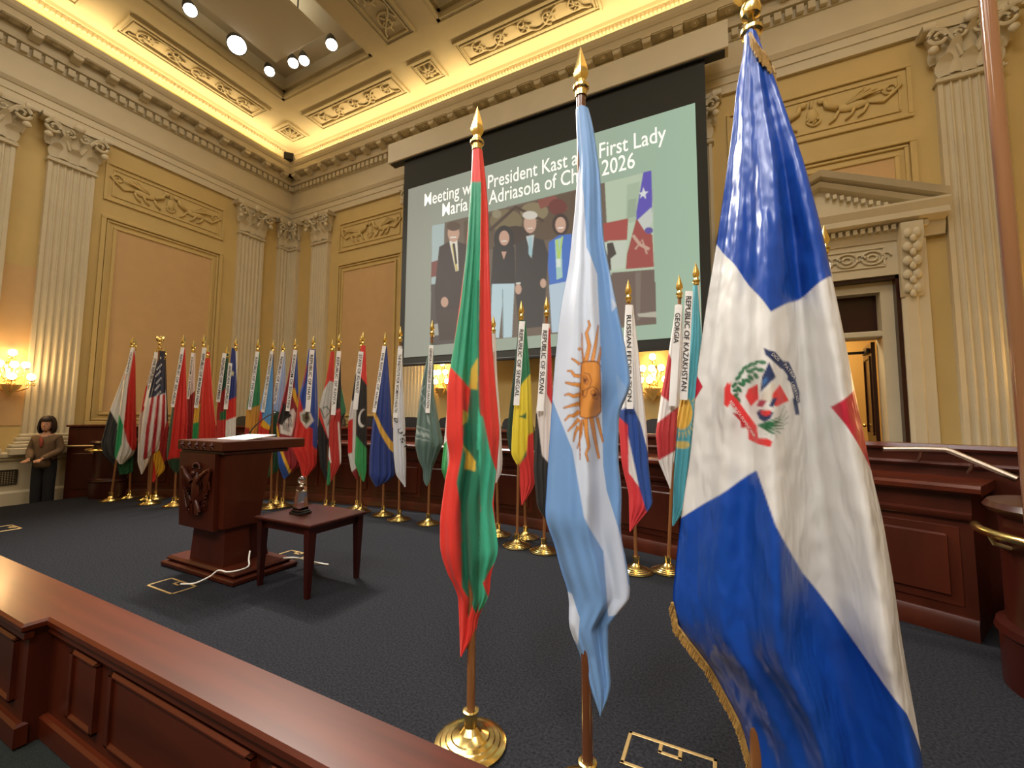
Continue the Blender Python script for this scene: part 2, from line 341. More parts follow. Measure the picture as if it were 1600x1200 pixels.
# ---- coffered ceiling
m = MB(); CXS = [(-9.56, -6.59), (-4.85, -1.88), (-.14, 2.83)]; CYS = [(.6, 6.28), (-7.4, -1.2)]
m.box(XW, XR, YR, YW, ZC+.62, ZC+.7)
m.box(XW, -9.56, YR, YW, ZC, ZC+.62).box(2.83, XR, YR, YW, ZC, ZC+.62)
for a, b in ((-6.59, -4.85), (-1.88, -.14)): m.box(a, b, YR, YW, ZC, ZC+.62)
for a, b in CXS:
    for c, d in ((6.28, YW), (-1.2, .6), (YR, -7.4)): m.box(a, b, c, d, ZC, ZC+.62)
ce = struct(m.build('ceiling', CEIL), 'coffered plaster ceiling with ornament panels')
def ceil_frame(x0, x1, y0, y1, kind):
    f = MB()
    for w, d, i in ((.05, .05, 0), (.03, .03, .06), (.03, .05, .11)):
        for a, b, c, e in ((x0+i, x1-i, y0+i, y0+i+w), (x0+i, x1-i, y1-i-w, y1-i), (x0+i, x0+i+w, y0+i+w, y1-i-w), (x1-i-w, x1-i, y0+i+w, y1-i-w)): f.box(a, b, c, e, ZC-d, ZC, .004)
    fo = f.build('ornament_frame', CEIL, ce); g = MB(); cx, cy = (x0+x1)/2, (y0+y1)/2
    def pt(a, b, h=0): return (a, b, ZC-.012-h)
    if kind == 'square':
        for k in range(8):
            a = k*PI/4; g.tube([pt(cx+.04*math.cos(a), cy+.04*math.sin(a), .03), pt(cx+.11*math.cos(a), cy+.11*math.sin(a), .05), pt(cx+.17*math.cos(a), cy+.17*math.sin(a), .0)], .03, 6)
        g.ball(pt(cx, cy, .03), .05, 8)
    else:
        lx = (x1-x0) > (y1-y0); L = max(x1-x0, y1-y0)-.36; n = max(2, round(L/.52)); hw = (min(x1-x0, y1-y0)-.34)/2
        for k in range(n):
            s = -L/2+L*(k+.5)/n; sg = 1 if k % 2 else -1
            pts = []; q = []
            for j in range(24):
                t = j/23; a = sg*(PI/2+2.4*PI*t); r = hw*(1-.78*t); pts.append((s+r*math.cos(a), r*math.sin(a)))
            for j in range(10):
                t = j/9; q.append((s-L/n/2+L/n*t, sg*hw*math.cos(PI*t)))
            for pp, th in ((pts, .022), (q, .02)):
                g.tube([pt(cx+a, cy+b, .01) if lx else pt(cx+b, cy+a, .01) for a, b in pp], th, 6)
            for j in range(5):
                a = 2*PI*j/5+k; p0 = (s+hw*.2*math.cos(a), hw*.2*math.sin(a)); p1 = (s+hw*1.0*math.cos(a+.5), hw*.85*math.sin(a+.5))
                g.tube([pt(cx+a_, cy+b_, .01) if lx else pt(cx+b_, cy+a_, .01) for a_, b_ in (p0, p1)], lambda t: .02*(1-.6*t)+.005, 5)
    g.build('scroll_relief', CEIL, fo, True)
for x in (-10.42, -5.72, -1.01, 3.7): ceil_frame(x-.33, x+.33, 6.76, 7.42, 'square')
for a, b in ((-9.53, -6.51), (-4.85, -1.83), (-.14, 2.88)): ceil_frame(a, b, 6.76, 7.42, 'long')
ceil_frame(-10.8, -10.1, 3.44, 6.3, 'long'); ceil_frame(-10.8, -10.1, .2, 2.92, 'long')
for x in (-5.72, -1.01): ceil_frame(x-.39, x+.39, 1.6, 6.22, 'long')
m = MB()                                        # stepped mouldings inside the coffers
for a, b in CXS:
    for c, d in CYS:
        for i, z0, z1 in ((0, ZC+.02, ZC+.1), (0, ZC+.24, ZC+.3)):
            w = .07
            for q in ((a, b, d-w, d), (a, b, c, c+w), (a, a+w, c, d), (b-w, b, c, d)): m.box(q[0], q[1], q[2], q[3], z0, z1)
m.build('coffer_moulding', CEIL, ce)
CLOUDLAB = iter(['grey acoustic board hung in the ceiling coffer above the lectern', 'grey acoustic board hung in the coffer above the projection screen', 'grey acoustic board hung in the coffer over the doorway'])
for a, b in CXS:
    cl = thing('acoustic_board', next(CLOUDLAB), 'ceiling board', ((a+b)/2, 3.4, ZC+.03), group='acoustic boards hung in the ceiling coffers')
    area('added_board_fill', ((a+b)/2+.17, 3.4, ZC+.12), 1.2, 3.8, 26, (1, .95, .86), (PI, 0, 0))  # added upward fill without a fixture, brightens the coffer interior
    for y0, y1 in ((-2.2, .05), (.07, 2.07)): MB().box(-.6, .95, y0, y1, 0, .05, .01).build('panel', CLOUD, cl)
    for x in (-.4, .75):
        for y in (-1.6, 1.6): MB().box(x-.01, x+.01, y-.01, y+.01, .05, .6).build('hanger', DARK, cl)

# ---- ceiling spotlights (lamps whose lenses show in the photograph)
def spotlight(p, r, label, power, target):
    t = thing('ceiling_spotlight', label, 'spotlight', p, group='spotlights in the ceiling coffer')
    d = (Vector(target)-Vector(p)).normalized(); q = d.to_track_quat('-Z', 'Y').to_euler(); t.rotation_euler = q
    autosmooth(MB().lathe([(r*.6, .26), (r*.75, .25), (r*1.05, .1), (r*1.12, 0), (r*1.12, -.03), (r*1.02, -.03), (r*1.02, .01)], seg=18).build('housing', DARK, t))
    MB().lathe([(.001, .0), (r*.6, -.008), (r*1.0, .004), (r*1.0, .02)], seg=18).build('lens', SPOT, t, True)
    MB().box(-.02, .02, -.02, .02, .25, .42).build('bracket', DARK, t)
    l = bpy.data.lights.new('spot_lamp', 'SPOT'); l.energy = power; l.spot_size = 1.3; l.spot_blend = .8; l.color = (1, .93, .82); l.shadow_soft_size = r
    lo = bpy.data.objects.new('spot_lamp', l); COL.objects.link(lo); lo.parent = t; lo.location = (0, 0, -.05)
SPX = [((297, 15), .11, 'spotlight at the upper left end of the ceiling row'), ((370, 70), .17, 'largest and brightest spotlight in the ceiling'), ((421, 111), .10, 'lowest spotlight near the corner of the ceiling coffer'),
       ((458, 98), .10, 'left one of the two spotlights side by side in the ceiling'), ((475, 94), .10, 'right one of the two spotlights side by side in the ceiling'), ((518, 69), .11, 'spotlight at the right end of the ceiling row')]
for (u, v), r, lab in SPX:
    spotlight(FL(u, v, ZC+.02), r, lab, 1250, (-3.5, 3.6, 0.8))
spotlight((-5.15+1.0, 4.2, ZC+.0), .13, 'spotlight at the very top edge above the screen', 300, (0, 1.2, 1.2))

# ---- small black speaker in the corner on the cornice
t = thing('corner_speaker', 'black loudspeaker resting on the cornice in the room corner', 'speaker', (XW+.42, YW-.42, 8.70), PI/4*-1+PI)
MB().box(-.22, .22, -.1, .14, 0, .22, .02).build('cabinet', DARK, t); MB().box(-.2, .2, .14, .15, .02, .2).build('front_grille', LEATHER, t)

# ---- doorway on the right
d1 = struct(MB().box(DX0, DX0+.05, YW-.02, YW+.22, 0, DZ).box(DX1-.05, DX1, YW-.02, YW+.22, 0, DZ).box(DX0, DX1, YW-.02, YW+.22, DZ-.05, DZ).build('door_1', DWOOD), 'tall doorway under the pediment on the right')
m = MB().box(DX0+.05, DX0+.2, YW+.1, YW+.4, 0, DZ-.05).box(DX1-.2, DX1-.05, YW+.1, YW+.4, 0, DZ-.05).box(DX0+.2, DX1-.2, YW+.1, YW+.4, DZ-.2, DZ-.05).box(DX0+.2, DX1-.2, YW+.1, YW+.4, 2.72, 2.82, .02)
m.build('door_frame', CREAM, d1)
MB().box(DX0+.2, DX1-.2, YW+.3, YW+.33, 2.82, DZ-.2).build('transom_panel', DWOOD, d1)
ARC = [(0, 0), (.06, 0), (.06, .12), (.09, .14), (.09, .26), (.05, .3), (0, .3)]
m = MB().extr([(DX1+.3-b, YW-a) for a, b in ARC], 0, 4.1, 'z').extr([(DX0-.3+b, YW-a) for a, b in ARC], 0, 4.1, 'z').box(DX0, DX1, YW-.06, YW, DZ, 4.1)
m.build('architrave', CREAM, d1)
CR = [(0, 4.1), (.08, 4.1), (.1, 4.16), (.12, 4.22), (.12, 4.30), (.28, 4.34), (.28, 4.42), (.33, 4.52), (.33, 4.55), (0, 4.55)]
m = MB().extr([(YW-a, b) for a, b in CR], DX0-.5, DX1+.5, 'x')
ax, az = (DX0+DX1)/2, 5.28
def rake(mb, xa, za, xb, zb, th, dep):
    mb.loft([[(x, YW, z-th), (x, YW-dep, z-th*.5), (x, YW-dep-.05, z), (x, YW, z)] for x, z in ((xa, za), (xb, zb))])
for x in (DX0-.52, DX1+.52): rake(m, x, 4.66, ax, az, .16, .26); rake(m, x, 4.52, ax, az-.14, .12, .16)
m.extr([(DX0-.4, 4.52), (DX1+.4, 4.52), (ax, 5.12)], YW-.05, YW, 'y')
pd = m.build('pediment', CREAM, d1)
for k in range(28): MB().box(DX0-.28+.088*k-.025, DX0-.28+.088*k+.025, YW-.19, YW-.1, 4.23, 4.30).build('dentil', CREAM, pd)
for k in range(1, 13):
    for sgn in (-1, 1):
        x = ax+sgn*(.02+.085*k); z = az-.30-(.02+.085*k)*.434
        if z > 4.60: MB().box(x-.024, x+.024, YW-.12, YW-.04, z-.03, z+.035).build('dentil', CREAM, pd)
for x in (DX0-.1, DX1+.1):
    mb = MB(); mb.extr([(YW-.06, 4.3), (YW-.26, 4.28), (YW-.26, 4.1), (YW-.18, 3.9), (YW-.13, 3.6), (YW-.15, 3.35), (YW-.09, 3.25), (YW-.06, 3.25)], x-.12, x+.12, 'x')
    for k in range(5):
        z = 4.12-.19*k; y = YW-.25+.03*k
        for sg in (-1, 1): mb.ball((x+sg*.05, y, z), .06, 8, .9, .6, 1.2)
        mb.ball((x, y-.01, z-.08), .045, 8, .8, .6, 1.2)
    autosmooth(mb.build('console_bracket', CREAM, d1), 50)
fp = frame_mesh(MB(), -.75, .75, -.15, .15, .025, .02); fp.v = [(ax-x, YW-.06-y, 3.88+z) for x, y, z in fp.v]; fpo = fp.build('frieze_panel', CREAM, d1)
g = MB()
for k in range(5):
    x = ax-.6+.3*k
    for r, th in ((.10, .016), (.045, .016)): g.tube([(x+r*1.25*math.cos(2*PI*j/16), YW-.075, 3.88+r*math.sin(2*PI*j/16)) for j in range(17)], th, 6)
    spiral(g, x+.15, YW-.075, 3.88, .07, 1, .014)
g.build('scroll_relief', CREAM, fpo, True)
# open door leaf and the lit room behind it
lf = thing('door_leaf', 'open dark wooden door leaf standing inside the doorway', 'door', (DX1-.24, YW+.42, 0), math.radians(84))
MB().box(0, .75, -.025, .025, 0, 2.7, .004).build('leaf_board', DWOOD, lf)
m = MB(); [frame_mesh(m, .1, .65, z0, z1, .04, .02, .025) for z0, z1 in ((.2, 1.1), (1.25, 2.5))]; m.build('raised_panel', DWOOD, lf)
MB().box(.66, .72, .025, .035, 1.3, 1.5).build('lock_plate', BRASS, lf); autosmooth(MB().ball((.69, .07, 1.4), .03).build('door_knob', BRASS, lf))
MB().box(.1, .5, .03, .07, 2.55, 2.62).box(.3, .34, .03, .3, 2.56, 2.6).build('door_closer', DARK, lf)
YV = mat('vestibule_paint', 'd8ab5c', .7)
struct(MB().box(-.6, 3.6, YW+2.4, YW+2.5, 0, 3.6).box(-.7, -.6, YW+.2, YW+2.5, 0, 3.6).box(3.6, 3.7, YW+.2, YW+2.5, 0, 3.6).box(-.7, 3.7, YW+.2, YW+2.5, 3.6, 3.7).build('wall_vestibule', YV), 'yellow lit lobby seen through the doorway')
struct(MB().box(-.7, 3.7, YW, YW+2.5, -.2, 0).build('floor', CARPET), 'carpet of the lobby beyond the doorway')
area('lobby_light', (1.5, YW+1.3, 3.55), .8, .8, 60, (1, .8, .5))

# ---- wall sconces
def sconce(loc, rz, label):
    t = thing('wall_sconce', label, 'sconce', loc, rz, group='crystal wall sconces')
    autosmooth(MB().lathe([(.001, -.28), (.05, -.26), (.07, -.1), (.05, 0), (.08, .1), (.04, .28), (.001, .32)], sy=.35, seg=14).build('back_plate', BRASS, t))
    for i, (x, y, z) in enumerate(((0, .12, .36), (-.15, .2, .15), (0, .26, .14), (.16, .2, .15), (-.22, .24, -.06), (.03, .32, -.07), (.20, .24, -.06))):
        ar = autosmooth(MB().tube([(0, .03, z-.2), (x*.4, y*.6, z-.26), (x*.85, y, z-.2), (x, y, z-.07)], .010, 6).lathe([(.012, -.075), (.05, -.07), (.055, -.055), (.02, -.05)], (x, y, z), 10).build('arm', BRASS, t))
        MB().lathe([(.022, -.05), (.05, -.025), (.058, .005), (.05, .04), (.03, .06), (.001, .065)], (x, y, z), 12).build('globe', BULB, ar, True)
        for k in range(5):
            a = 2*PI*k/5; MB().lathe([(.001, -.10), (.012, -.08), (.009, -.055), (.001, -.03)], (x+.05*math.cos(a), y+.05*math.sin(a), z-.06), 6).build('crystal_drop', CRYS, ar)
    b = autosmooth(MB().lathe([(.001, -.42), (.03, -.39), (.06, -.33), (.12, -.26), (.15, -.2), (.05, -.16)], (0, .16, 0), 12, 1, .8).build('crystal_bowl', CRYS, t), 20)
    l = bpy.data.lights.new('sconce_lamp', 'POINT'); l.energy = 38; l.color = (1, .62, .24); l.shadow_soft_size = .15
    lo = bpy.data.objects.new('sconce_lamp', l); COL.objects.link(lo); lo.parent = t; lo.location = (0, .34, .08)
sconce((XW, 2.63, 2.22), LW, 'glowing crystal wall sconce at the far left beside the fluted pilaster')
sconce((-5.66, YW, 2.34), PI, 'glowing crystal wall sconce under the screen, beside the grey green flag')
sconce((-1.10, YW, 2.22), PI, 'glowing crystal wall sconce seen between the white blue red and the red cross flags')
sconce((4.05, YW, 2.1), PI, 'glowing crystal wall sconce beyond the right pilaster')

# ================================================================== ROSTRUM
RC = (-4.0, -6.2); RR = 11.68
def arc_pt(r, a): return (RC[0]+r*math.sin(a), RC[1]+r*math.cos(a))
A0, A1 = -.545, .492
def arc_sweep(mb, prof, a0, a1, n=48):
    mb.loft([[(*arc_pt(RR+p, a0+(a1-a0)*k/n), z) for p, z in prof] for k in range(n+1)])
    return mb
rs = thing('rostrum', 'long curved mahogany hearing rostrum behind the row of flags', 'rostrum', (0, 0, 0))
autosmooth(arc_sweep(MB(), [(0, 0), (0, .98), (.5, .98), (.5, 0)], A0, A1).build('front_desk', WOOD, rs))
autosmooth(arc_sweep(MB(), [(-.04, 0), (-.04, .10), (-.02, .14), (0, .14), (0, 0)], A0, A1).build('base_moulding', WOOD, rs))
autosmooth(arc_sweep(MB(), [(-.05, .98), (-.07, 1.0), (-.07, 1.03), (-.05, 1.05), (.55, 1.05), (.55, .98)], A0-.005, A1+.005).build('worktop', WOODH, rs))
autosmooth(arc_sweep(MB(), [(-.02, .80), (-.03, .815), (-.03, .845), (-.025, .85), (0, .855), (0, .80)], A0, A1).build('rail_moulding', WOOD, rs))
autosmooth(arc_sweep(MB(), [(.55, 0), (.55, 1.25), (.65, 1.25), (.65, 0)], A0-.03, A1+.12).build('rear_screen', WOOD, rs))
autosmooth(arc_sweep(MB(), [(.52, 1.25), (.51, 1.27), (.52, 1.30), (.70, 1.30), (.70, 1.25)], A0-.03, A1+.12).build('rear_cap', WOODH, rs))
autosmooth(arc_sweep(MB(), [(.53, 1.12), (.52, 1.14), (.53, 1.16), (.55, 1.16), (.55, 1.12)], A0-.03, A1+.12).build('rear_moulding', WOOD, rs))
NP = 12
for k in range(NP):
    a = A0+(A1-A0)*(k+.5)/NP; w = RR*(A1-A0)/NP-.14; x, y = arc_pt(RR, a)
    mb = MB(); mb.box(-w/2, w/2, -.012, .03, .2, .75, .006); mb.box(-w/2+.06, w/2-.06, -.028, 0, .26, .69, .012)
    o = mb.build('panel', DWOOD if False else WOOD, rs, loc=(x, y, 0)); o.rotation_euler = (0, 0, -a)
struct(arc_sweep(MB(), [(.65, 0), (.65, .3), (2.2, .3), (2.2, 0)], A0+.02, A1-.02).build('floor', CARPET), 'raised carpeted platform behind the rostrum')
def newel(cx, cy, rail, r=.31):
    t = autosmooth(MB().lathe([(r+.03, 0), (r+.03, .28), (r+.05, .30), (r+.04, .34), (r, .36), (r, .95), (r+.04, .97), (r+.06, 1.0), (r+.04, 1.03), (.001, 1.04)], seg=36).build('newel_drum', DWOOD, rs, loc=(cx, cy, 0)), 35)
    pts = [((r+.09)*math.cos(a), (r+.09)*math.sin(a), .86) for a in np.linspace(rail[0], rail[1], 18)]
    h = autosmooth(MB().tube(pts, .024, 10).build('handrail', BRASS, t)); h['label'] = 'curved brass handrail'
    for a in (rail[0]+.5, rail[1]-.4):
        c, s = math.cos(a), math.sin(a); autosmooth(MB().tube([((r+.09)*c, (r+.09)*s, .85), ((r+.07)*c, (r+.07)*s, .80), ((r+.0)*c, (r+.0)*s, .78)], .012, 8).build('rail_bracket', BRASSD, t))
newel(-10.2, 3.80, (-2.9, -.3))
newel(1.76, 3.48, (-PI*1.12, -.3), .34)
e = MB().box(-.42, .5, 0, .1, -.2, 1.27, .01).build('end_panel', WOOD, rs, loc=(-10.62, 3.66, 0)); e.rotation_euler = (0, 0, math.radians(48)); m = MB(); frame_mesh(m, -.3, .4, -.02-.12, -.0, .03, .03); m = MB()
m.box(-.32, .42, -.015, 0, .12, .78, .006).build('raised_panel', WOOD, e); MB().box(-.45, .53, -.03, .13, 1.27, 1.31, .01).build('cap', WOODH, e)
autosmooth(MB().tube([(-.42, -.07, .92), (0, -.08, .92), (.35, -.09, .94), (.6, -.1, .96)], .018, 8).build('handrail', BRASSD, e)); autosmooth(MB().lathe([(.03, 0), (.035, .02), (.02, .03)], (-.02, -.05, .83), 10).tube([(-.02, -.02, .84), (-.02, -.08, .9)], .01, 6).build('rail_bracket', BRASSD, e))
hr = thing('handrail', 'slanting metal handrail on the right wing of the rostrum', 'handrail', (1.42, 4.62, 1.05))
p0 = ONY(1380, 702, 4.62); p1 = ONY(1440, 702, 4.60); p2 = ONY(1478, 703, 4.55); p3 = ONY(1590, 749, 4.3); O = Vector(hr.location)
autosmooth(MB().tube([p0-O, p1-O, p2-O, (p2*.9+p3*.1)-O+Vector((0, 0, .005)), p3-O], .024, 10).build('rail', STEEL, hr))
for q, zz in ((p1, .1), (p2*.6+p3*.4, .1)): autosmooth(MB().tube([q-O, q-O+Vector((0, .02, -.05)), q-O+Vector((0, .08, -zz))], .012, 8).build('rail_bracket', STEEL, hr))
# leather chairs behind the rostrum
def chair(x, y, rz, label, h=0):
    t = thing('leather_chair', label, 'chair', (x, y, .3), rz, group='black leather chairs behind the rostrum')
    autosmooth(MB().box(-.27, .27, -.26, .26, .42, .54, .05).build('seat', LEATHER, t), 60)
    bk = MB(); bk.loft([[(-w, y0, z), (-w*.9, y0-.05, z), (w*.9, y0-.05, z), (w, y0, z), (w*.9, y0+.07, z), (-w*.9, y0+.07, z)] for w, y0, z in ((.24, .24, .5), (.27, .26, .7), (.28, .29, .95), (.27, .31, 1.1+h), (.22, .32, 1.17+h), (.12, .32, 1.19+h))])
    autosmooth(bk.build('backrest', LEATHER, t), 60)
    for s in (-1, 1): autosmooth(MB().tube([(s*.29, .2, .5), (s*.31, .15, .7), (s*.31, -.15, .7), (s*.29, -.2, .5)], .03, 8).build('armrest', LEATHER, t))
    MB().lathe([(.3, 0), (.3, .03), (.05, .08), (.03, .42)], seg=10).build('pedestal', DARK, t)
for u, lab in ((372, 'black leather chair top seen left of the lectern paper'), (508, 'black leather chair top behind the red white black flags'), (568, 'black leather chair top seen behind the crescent flag'), (628, 'black leather chair top right of the white lettered flag'), (690, 'black leather chair top behind the grey green flag'), (792, 'black leather chair top behind the yellow star flag'), (1020, 'black leather chair top seen between the white blue red and the red cross flags')):
    d = ray(u, 655); a = math.atan2(d[0], d[1]); lo, hi = 3., 12.
    for _ in range(40):
        t_ = (lo+hi)/2; q = (math.sin(a)*t_-RC[0], math.cos(a)*t_-RC[1])
        if math.hypot(*q) < RR+1.15: lo = t_
        else: hi = t_
    x, y = math.sin(a)*lo, math.cos(a)*lo; chair(x, y, -math.atan2(x-RC[0], y-RC[1])+0, lab)
# ================================================================== NEAR BARRIER
nb = thing('stage_barrier', 'low mahogany panelled barrier along the front of the stage', 'barrier', (0, 0, 0))
ZT = .435; JX = FL(70, 964, ZT).x; YF, YF2, YBK = .965, .875, 1.21
m = MB().box(-9, JX, YF2+.04, YBK-.02, -.18, ZT-.04).box(JX, 4.4, YF+.04, YBK-.02, -.18, ZT-.04); m.build('core', WOOD, nb)
for x0, x1, yf in ((-9, JX, YF2), (JX-.001, 4.4, YF)):
    MB().box(x0, x1+(.02 if yf == YF2 else 0), yf+.015, yf+.05, ZT-.085, ZT-.045, .006).build('top_moulding', WOODH, nb)
    MB().box(x0, x1+(.015 if yf == YF2 else 0), yf+.01, yf+.06, -.18, -.06, .012).build('base_board', WOODH, nb)
tp = [(-9, YF2), (JX+.03, YF2), (JX+.03, YF), (4.4, YF), (4.4, YBK), (-9, YBK)]; ti = [(-9, YF2+.012), (JX+.018, YF2+.012), (JX+.018, YF+.012), (4.39, YF+.012), (4.39, YBK-.012), (-9, YBK-.012)]
MB().loft([[(x, y, z) for x, y in q] for q, z in ((ti, ZT-.045), (tp, ZT-.033), (tp, ZT-.012), (ti, ZT))]).build('top_board', WOODH, nb)
def bpanel(x0, x1, yf, z0=.0, z1=.33):
    mb = MB(); mb.box(x0+.01, x1-.01, yf+.03, yf+.05, z0+.01, z1-.01)
    for q in ((x0, x1, z1-.03, z1), (x0, x1, z0, z0+.03), (x0, x0+.03, z0, z1), (x1-.03, x1, z0, z1)): mb.box(q[0], q[1], yf+.018, yf+.04, q[2], q[3], .012)
    mb.build('panel', WOODH, nb)
xs = [ONY(p, 1100, YF).x for p in (92, 138, 158, 388, 412)]
bpanel(xs[0]+.02, xs[1], YF); bpanel(xs[2], xs[3], YF)
w = xs[3]-xs[2]; g = xs[4]-xs[3]; x = xs[4]
while x < 4.2: bpanel(x, min(x+w, 4.35), YF); x += w+g
x = JX-.12
while x > -8.5: bpanel(x-1.2, x, YF2); x -= 1.3
#@@PART2
# ================================================================== FLAT PRINT HELPERS
def inpoly(U, V, poly):
    r = np.zeros(U.shape, bool); n = len(poly); j = n-1
    for i in range(n):
        xi, yi = poly[i]; xj, yj = poly[j]
        if yi != yj:
            c = ((yi > V) != (yj > V)) & (U < (xj-xi)*(V-yi)/(yj-yi)+xi); r ^= c
        j = i
    return r
def stroke(pts, w, w1=None):
    """a polyline with thickness as a polygon"""
    L = []; R = []; n = len(pts); w1 = w if w1 is None else w1
    for i, p in enumerate(pts):
        a = pts[max(i-1, 0)]; b = pts[min(i+1, n-1)]; dx, dy = b[0]-a[0], b[1]-a[1]; l = math.hypot(dx, dy) or 1
        ww = (w+(w1-w)*i/(n-1))/2; L.append((p[0]-dy/l*ww, p[1]+dx/l*ww)); R.append((p[0]+dy/l*ww, p[1]-dx/l*ww))
    return L+R[::-1]
def ellipse(cx, cy, rx, ry, rot=0, n=16):
    c, s = math.cos(rot), math.sin(rot)
    return [(cx+rx*math.cos(2*PI*k/n)*c-ry*math.sin(2*PI*k/n)*s, cy+rx*math.cos(2*PI*k/n)*s+ry*math.sin(2*PI*k/n)*c) for k in range(n)]
def paint(U, V, base, layers, ss=False):
    if ss:
        du = np.abs(np.gradient(U, axis=1))*.34; dv = np.gradient(V, axis=0)*.34; k = [(i, j) for i in (-1, 0, 1) for j in (-1, 0, 1)]
        return sum(paint(U+i*du, V+j*dv, base, layers) for i, j in k)/9
    C = np.zeros(U.shape+(3,)); C[:] = srgb(base)
    for col, poly in layers:
        if len(poly) == 0: continue
        k = inpoly(U, V, poly); C[k] = srgb(col)
    return C
def grid_mesh(name, P, C, closed=False):
    """P rows x cols x 3; C same; optional wrap of the columns"""
    nr, nc = P.shape[:2]; me = bpy.data.meshes.new(name); idx = np.arange(nr*nc).reshape(nr, nc)
    if closed: nxt = np.roll(idx, -1, axis=1); a, b, c, d = idx[:-1], nxt[:-1], nxt[1:], idx[1:]
    else: a, b, c, d = idx[:-1, :-1], idx[:-1, 1:], idx[1:, 1:], idx[1:, :-1]
    q = np.stack([a, d, c, b], -1).reshape(-1, 4)
    me.vertices.add(nr*nc); me.vertices.foreach_set('co', P.reshape(-1).astype(np.float32))
    me.loops.add(q.size); me.loops.foreach_set('vertex_index', q.reshape(-1).astype(np.int32))
    me.polygons.add(len(q)); me.polygons.foreach_set('loop_start', np.arange(0, q.size, 4, dtype=np.int32))
    me.update(calc_edges=True); me.validate()
    at = me.color_attributes.new('print', 'FLOAT_COLOR', 'POINT'); at.data.foreach_set('color', np.concatenate([C.reshape(-1, 3), np.ones((nr*nc, 1))], 1).reshape(-1).astype(np.float32))
    me.polygons.foreach_set('use_smooth', [True]*len(me.polygons)); return me

# ================================================================== PROJECTION SCREEN
YS = 7.15
sc = thing('projection_screen', 'large projection screen hanging from the cornice showing a group photograph and title', 'screen', (0, 0, 0))
a = ONY(606, 256, YS); b = ONY(1138, 67, YS); ztop = ONY(606, 226, YS).z
MB().box(a.x, b.x, YS, YS+.24, a.z, ztop, .01).build('housing', CREAM, sc); [MB().box(x_-.06, x_+.06, YS+.2, YW-.04, a.z+.12, a.z+.26).build('wall_bracket', CREAM, sc) for x_ in (a.x+.5, (a.x+b.x)/2, b.x-.5)]; MB().box(a.x+.05, b.x-.05, YS+.04, YS+.2, a.z-.02, a.z).build('slot', DARK, sc)
fa, fb = ONY(627, 430, YS+.1).x, ONY(1099, 300, YS+.1).x; tl, br = ONY(638, 297, YS+.1), ONY(1086, 159, YS+.1); zbot = ONY(630, 559, YS+.1).z; ztopi = (tl.z+br.z)/2
ix0, ix1 = tl.x, br.x
MB().box(ix0-.14, ix1+.16, YS+.105, YS+.115, zbot-.16, a.z-.01).build('black_border', BLACK, sc)
autosmooth(MB().box(ix0-.16, ix1+.18, YS+.095, YS+.125, zbot-.2, zbot-.14, .01).build('weight_bar', DARK, sc))
nx, nz = 430, 290
gx = np.linspace(ix0, ix1, nx); gz = np.linspace(ztopi, zbot, nz); GX, GZ = np.meshgrid(gx, gz)
def to_px(X, Y, Z):
    c = np.stack([X, Y*np.ones_like(X), Z-EYE], -1)@RW; return CXP+F*c[..., 0]/c[..., 2], CYP+F*c[..., 1]/c[..., 2]
U, V = to_px(GX, YS+.1, GZ)
q = lambda pts: [(600+x/2.726, 140+y/2.726) for x, y in pts]      # drawn in the photograph's own picture of the screen
PH = [('6b5a48', q([(205, 580), (1140, 345), (1160, 1000), (195, 1090)]))]
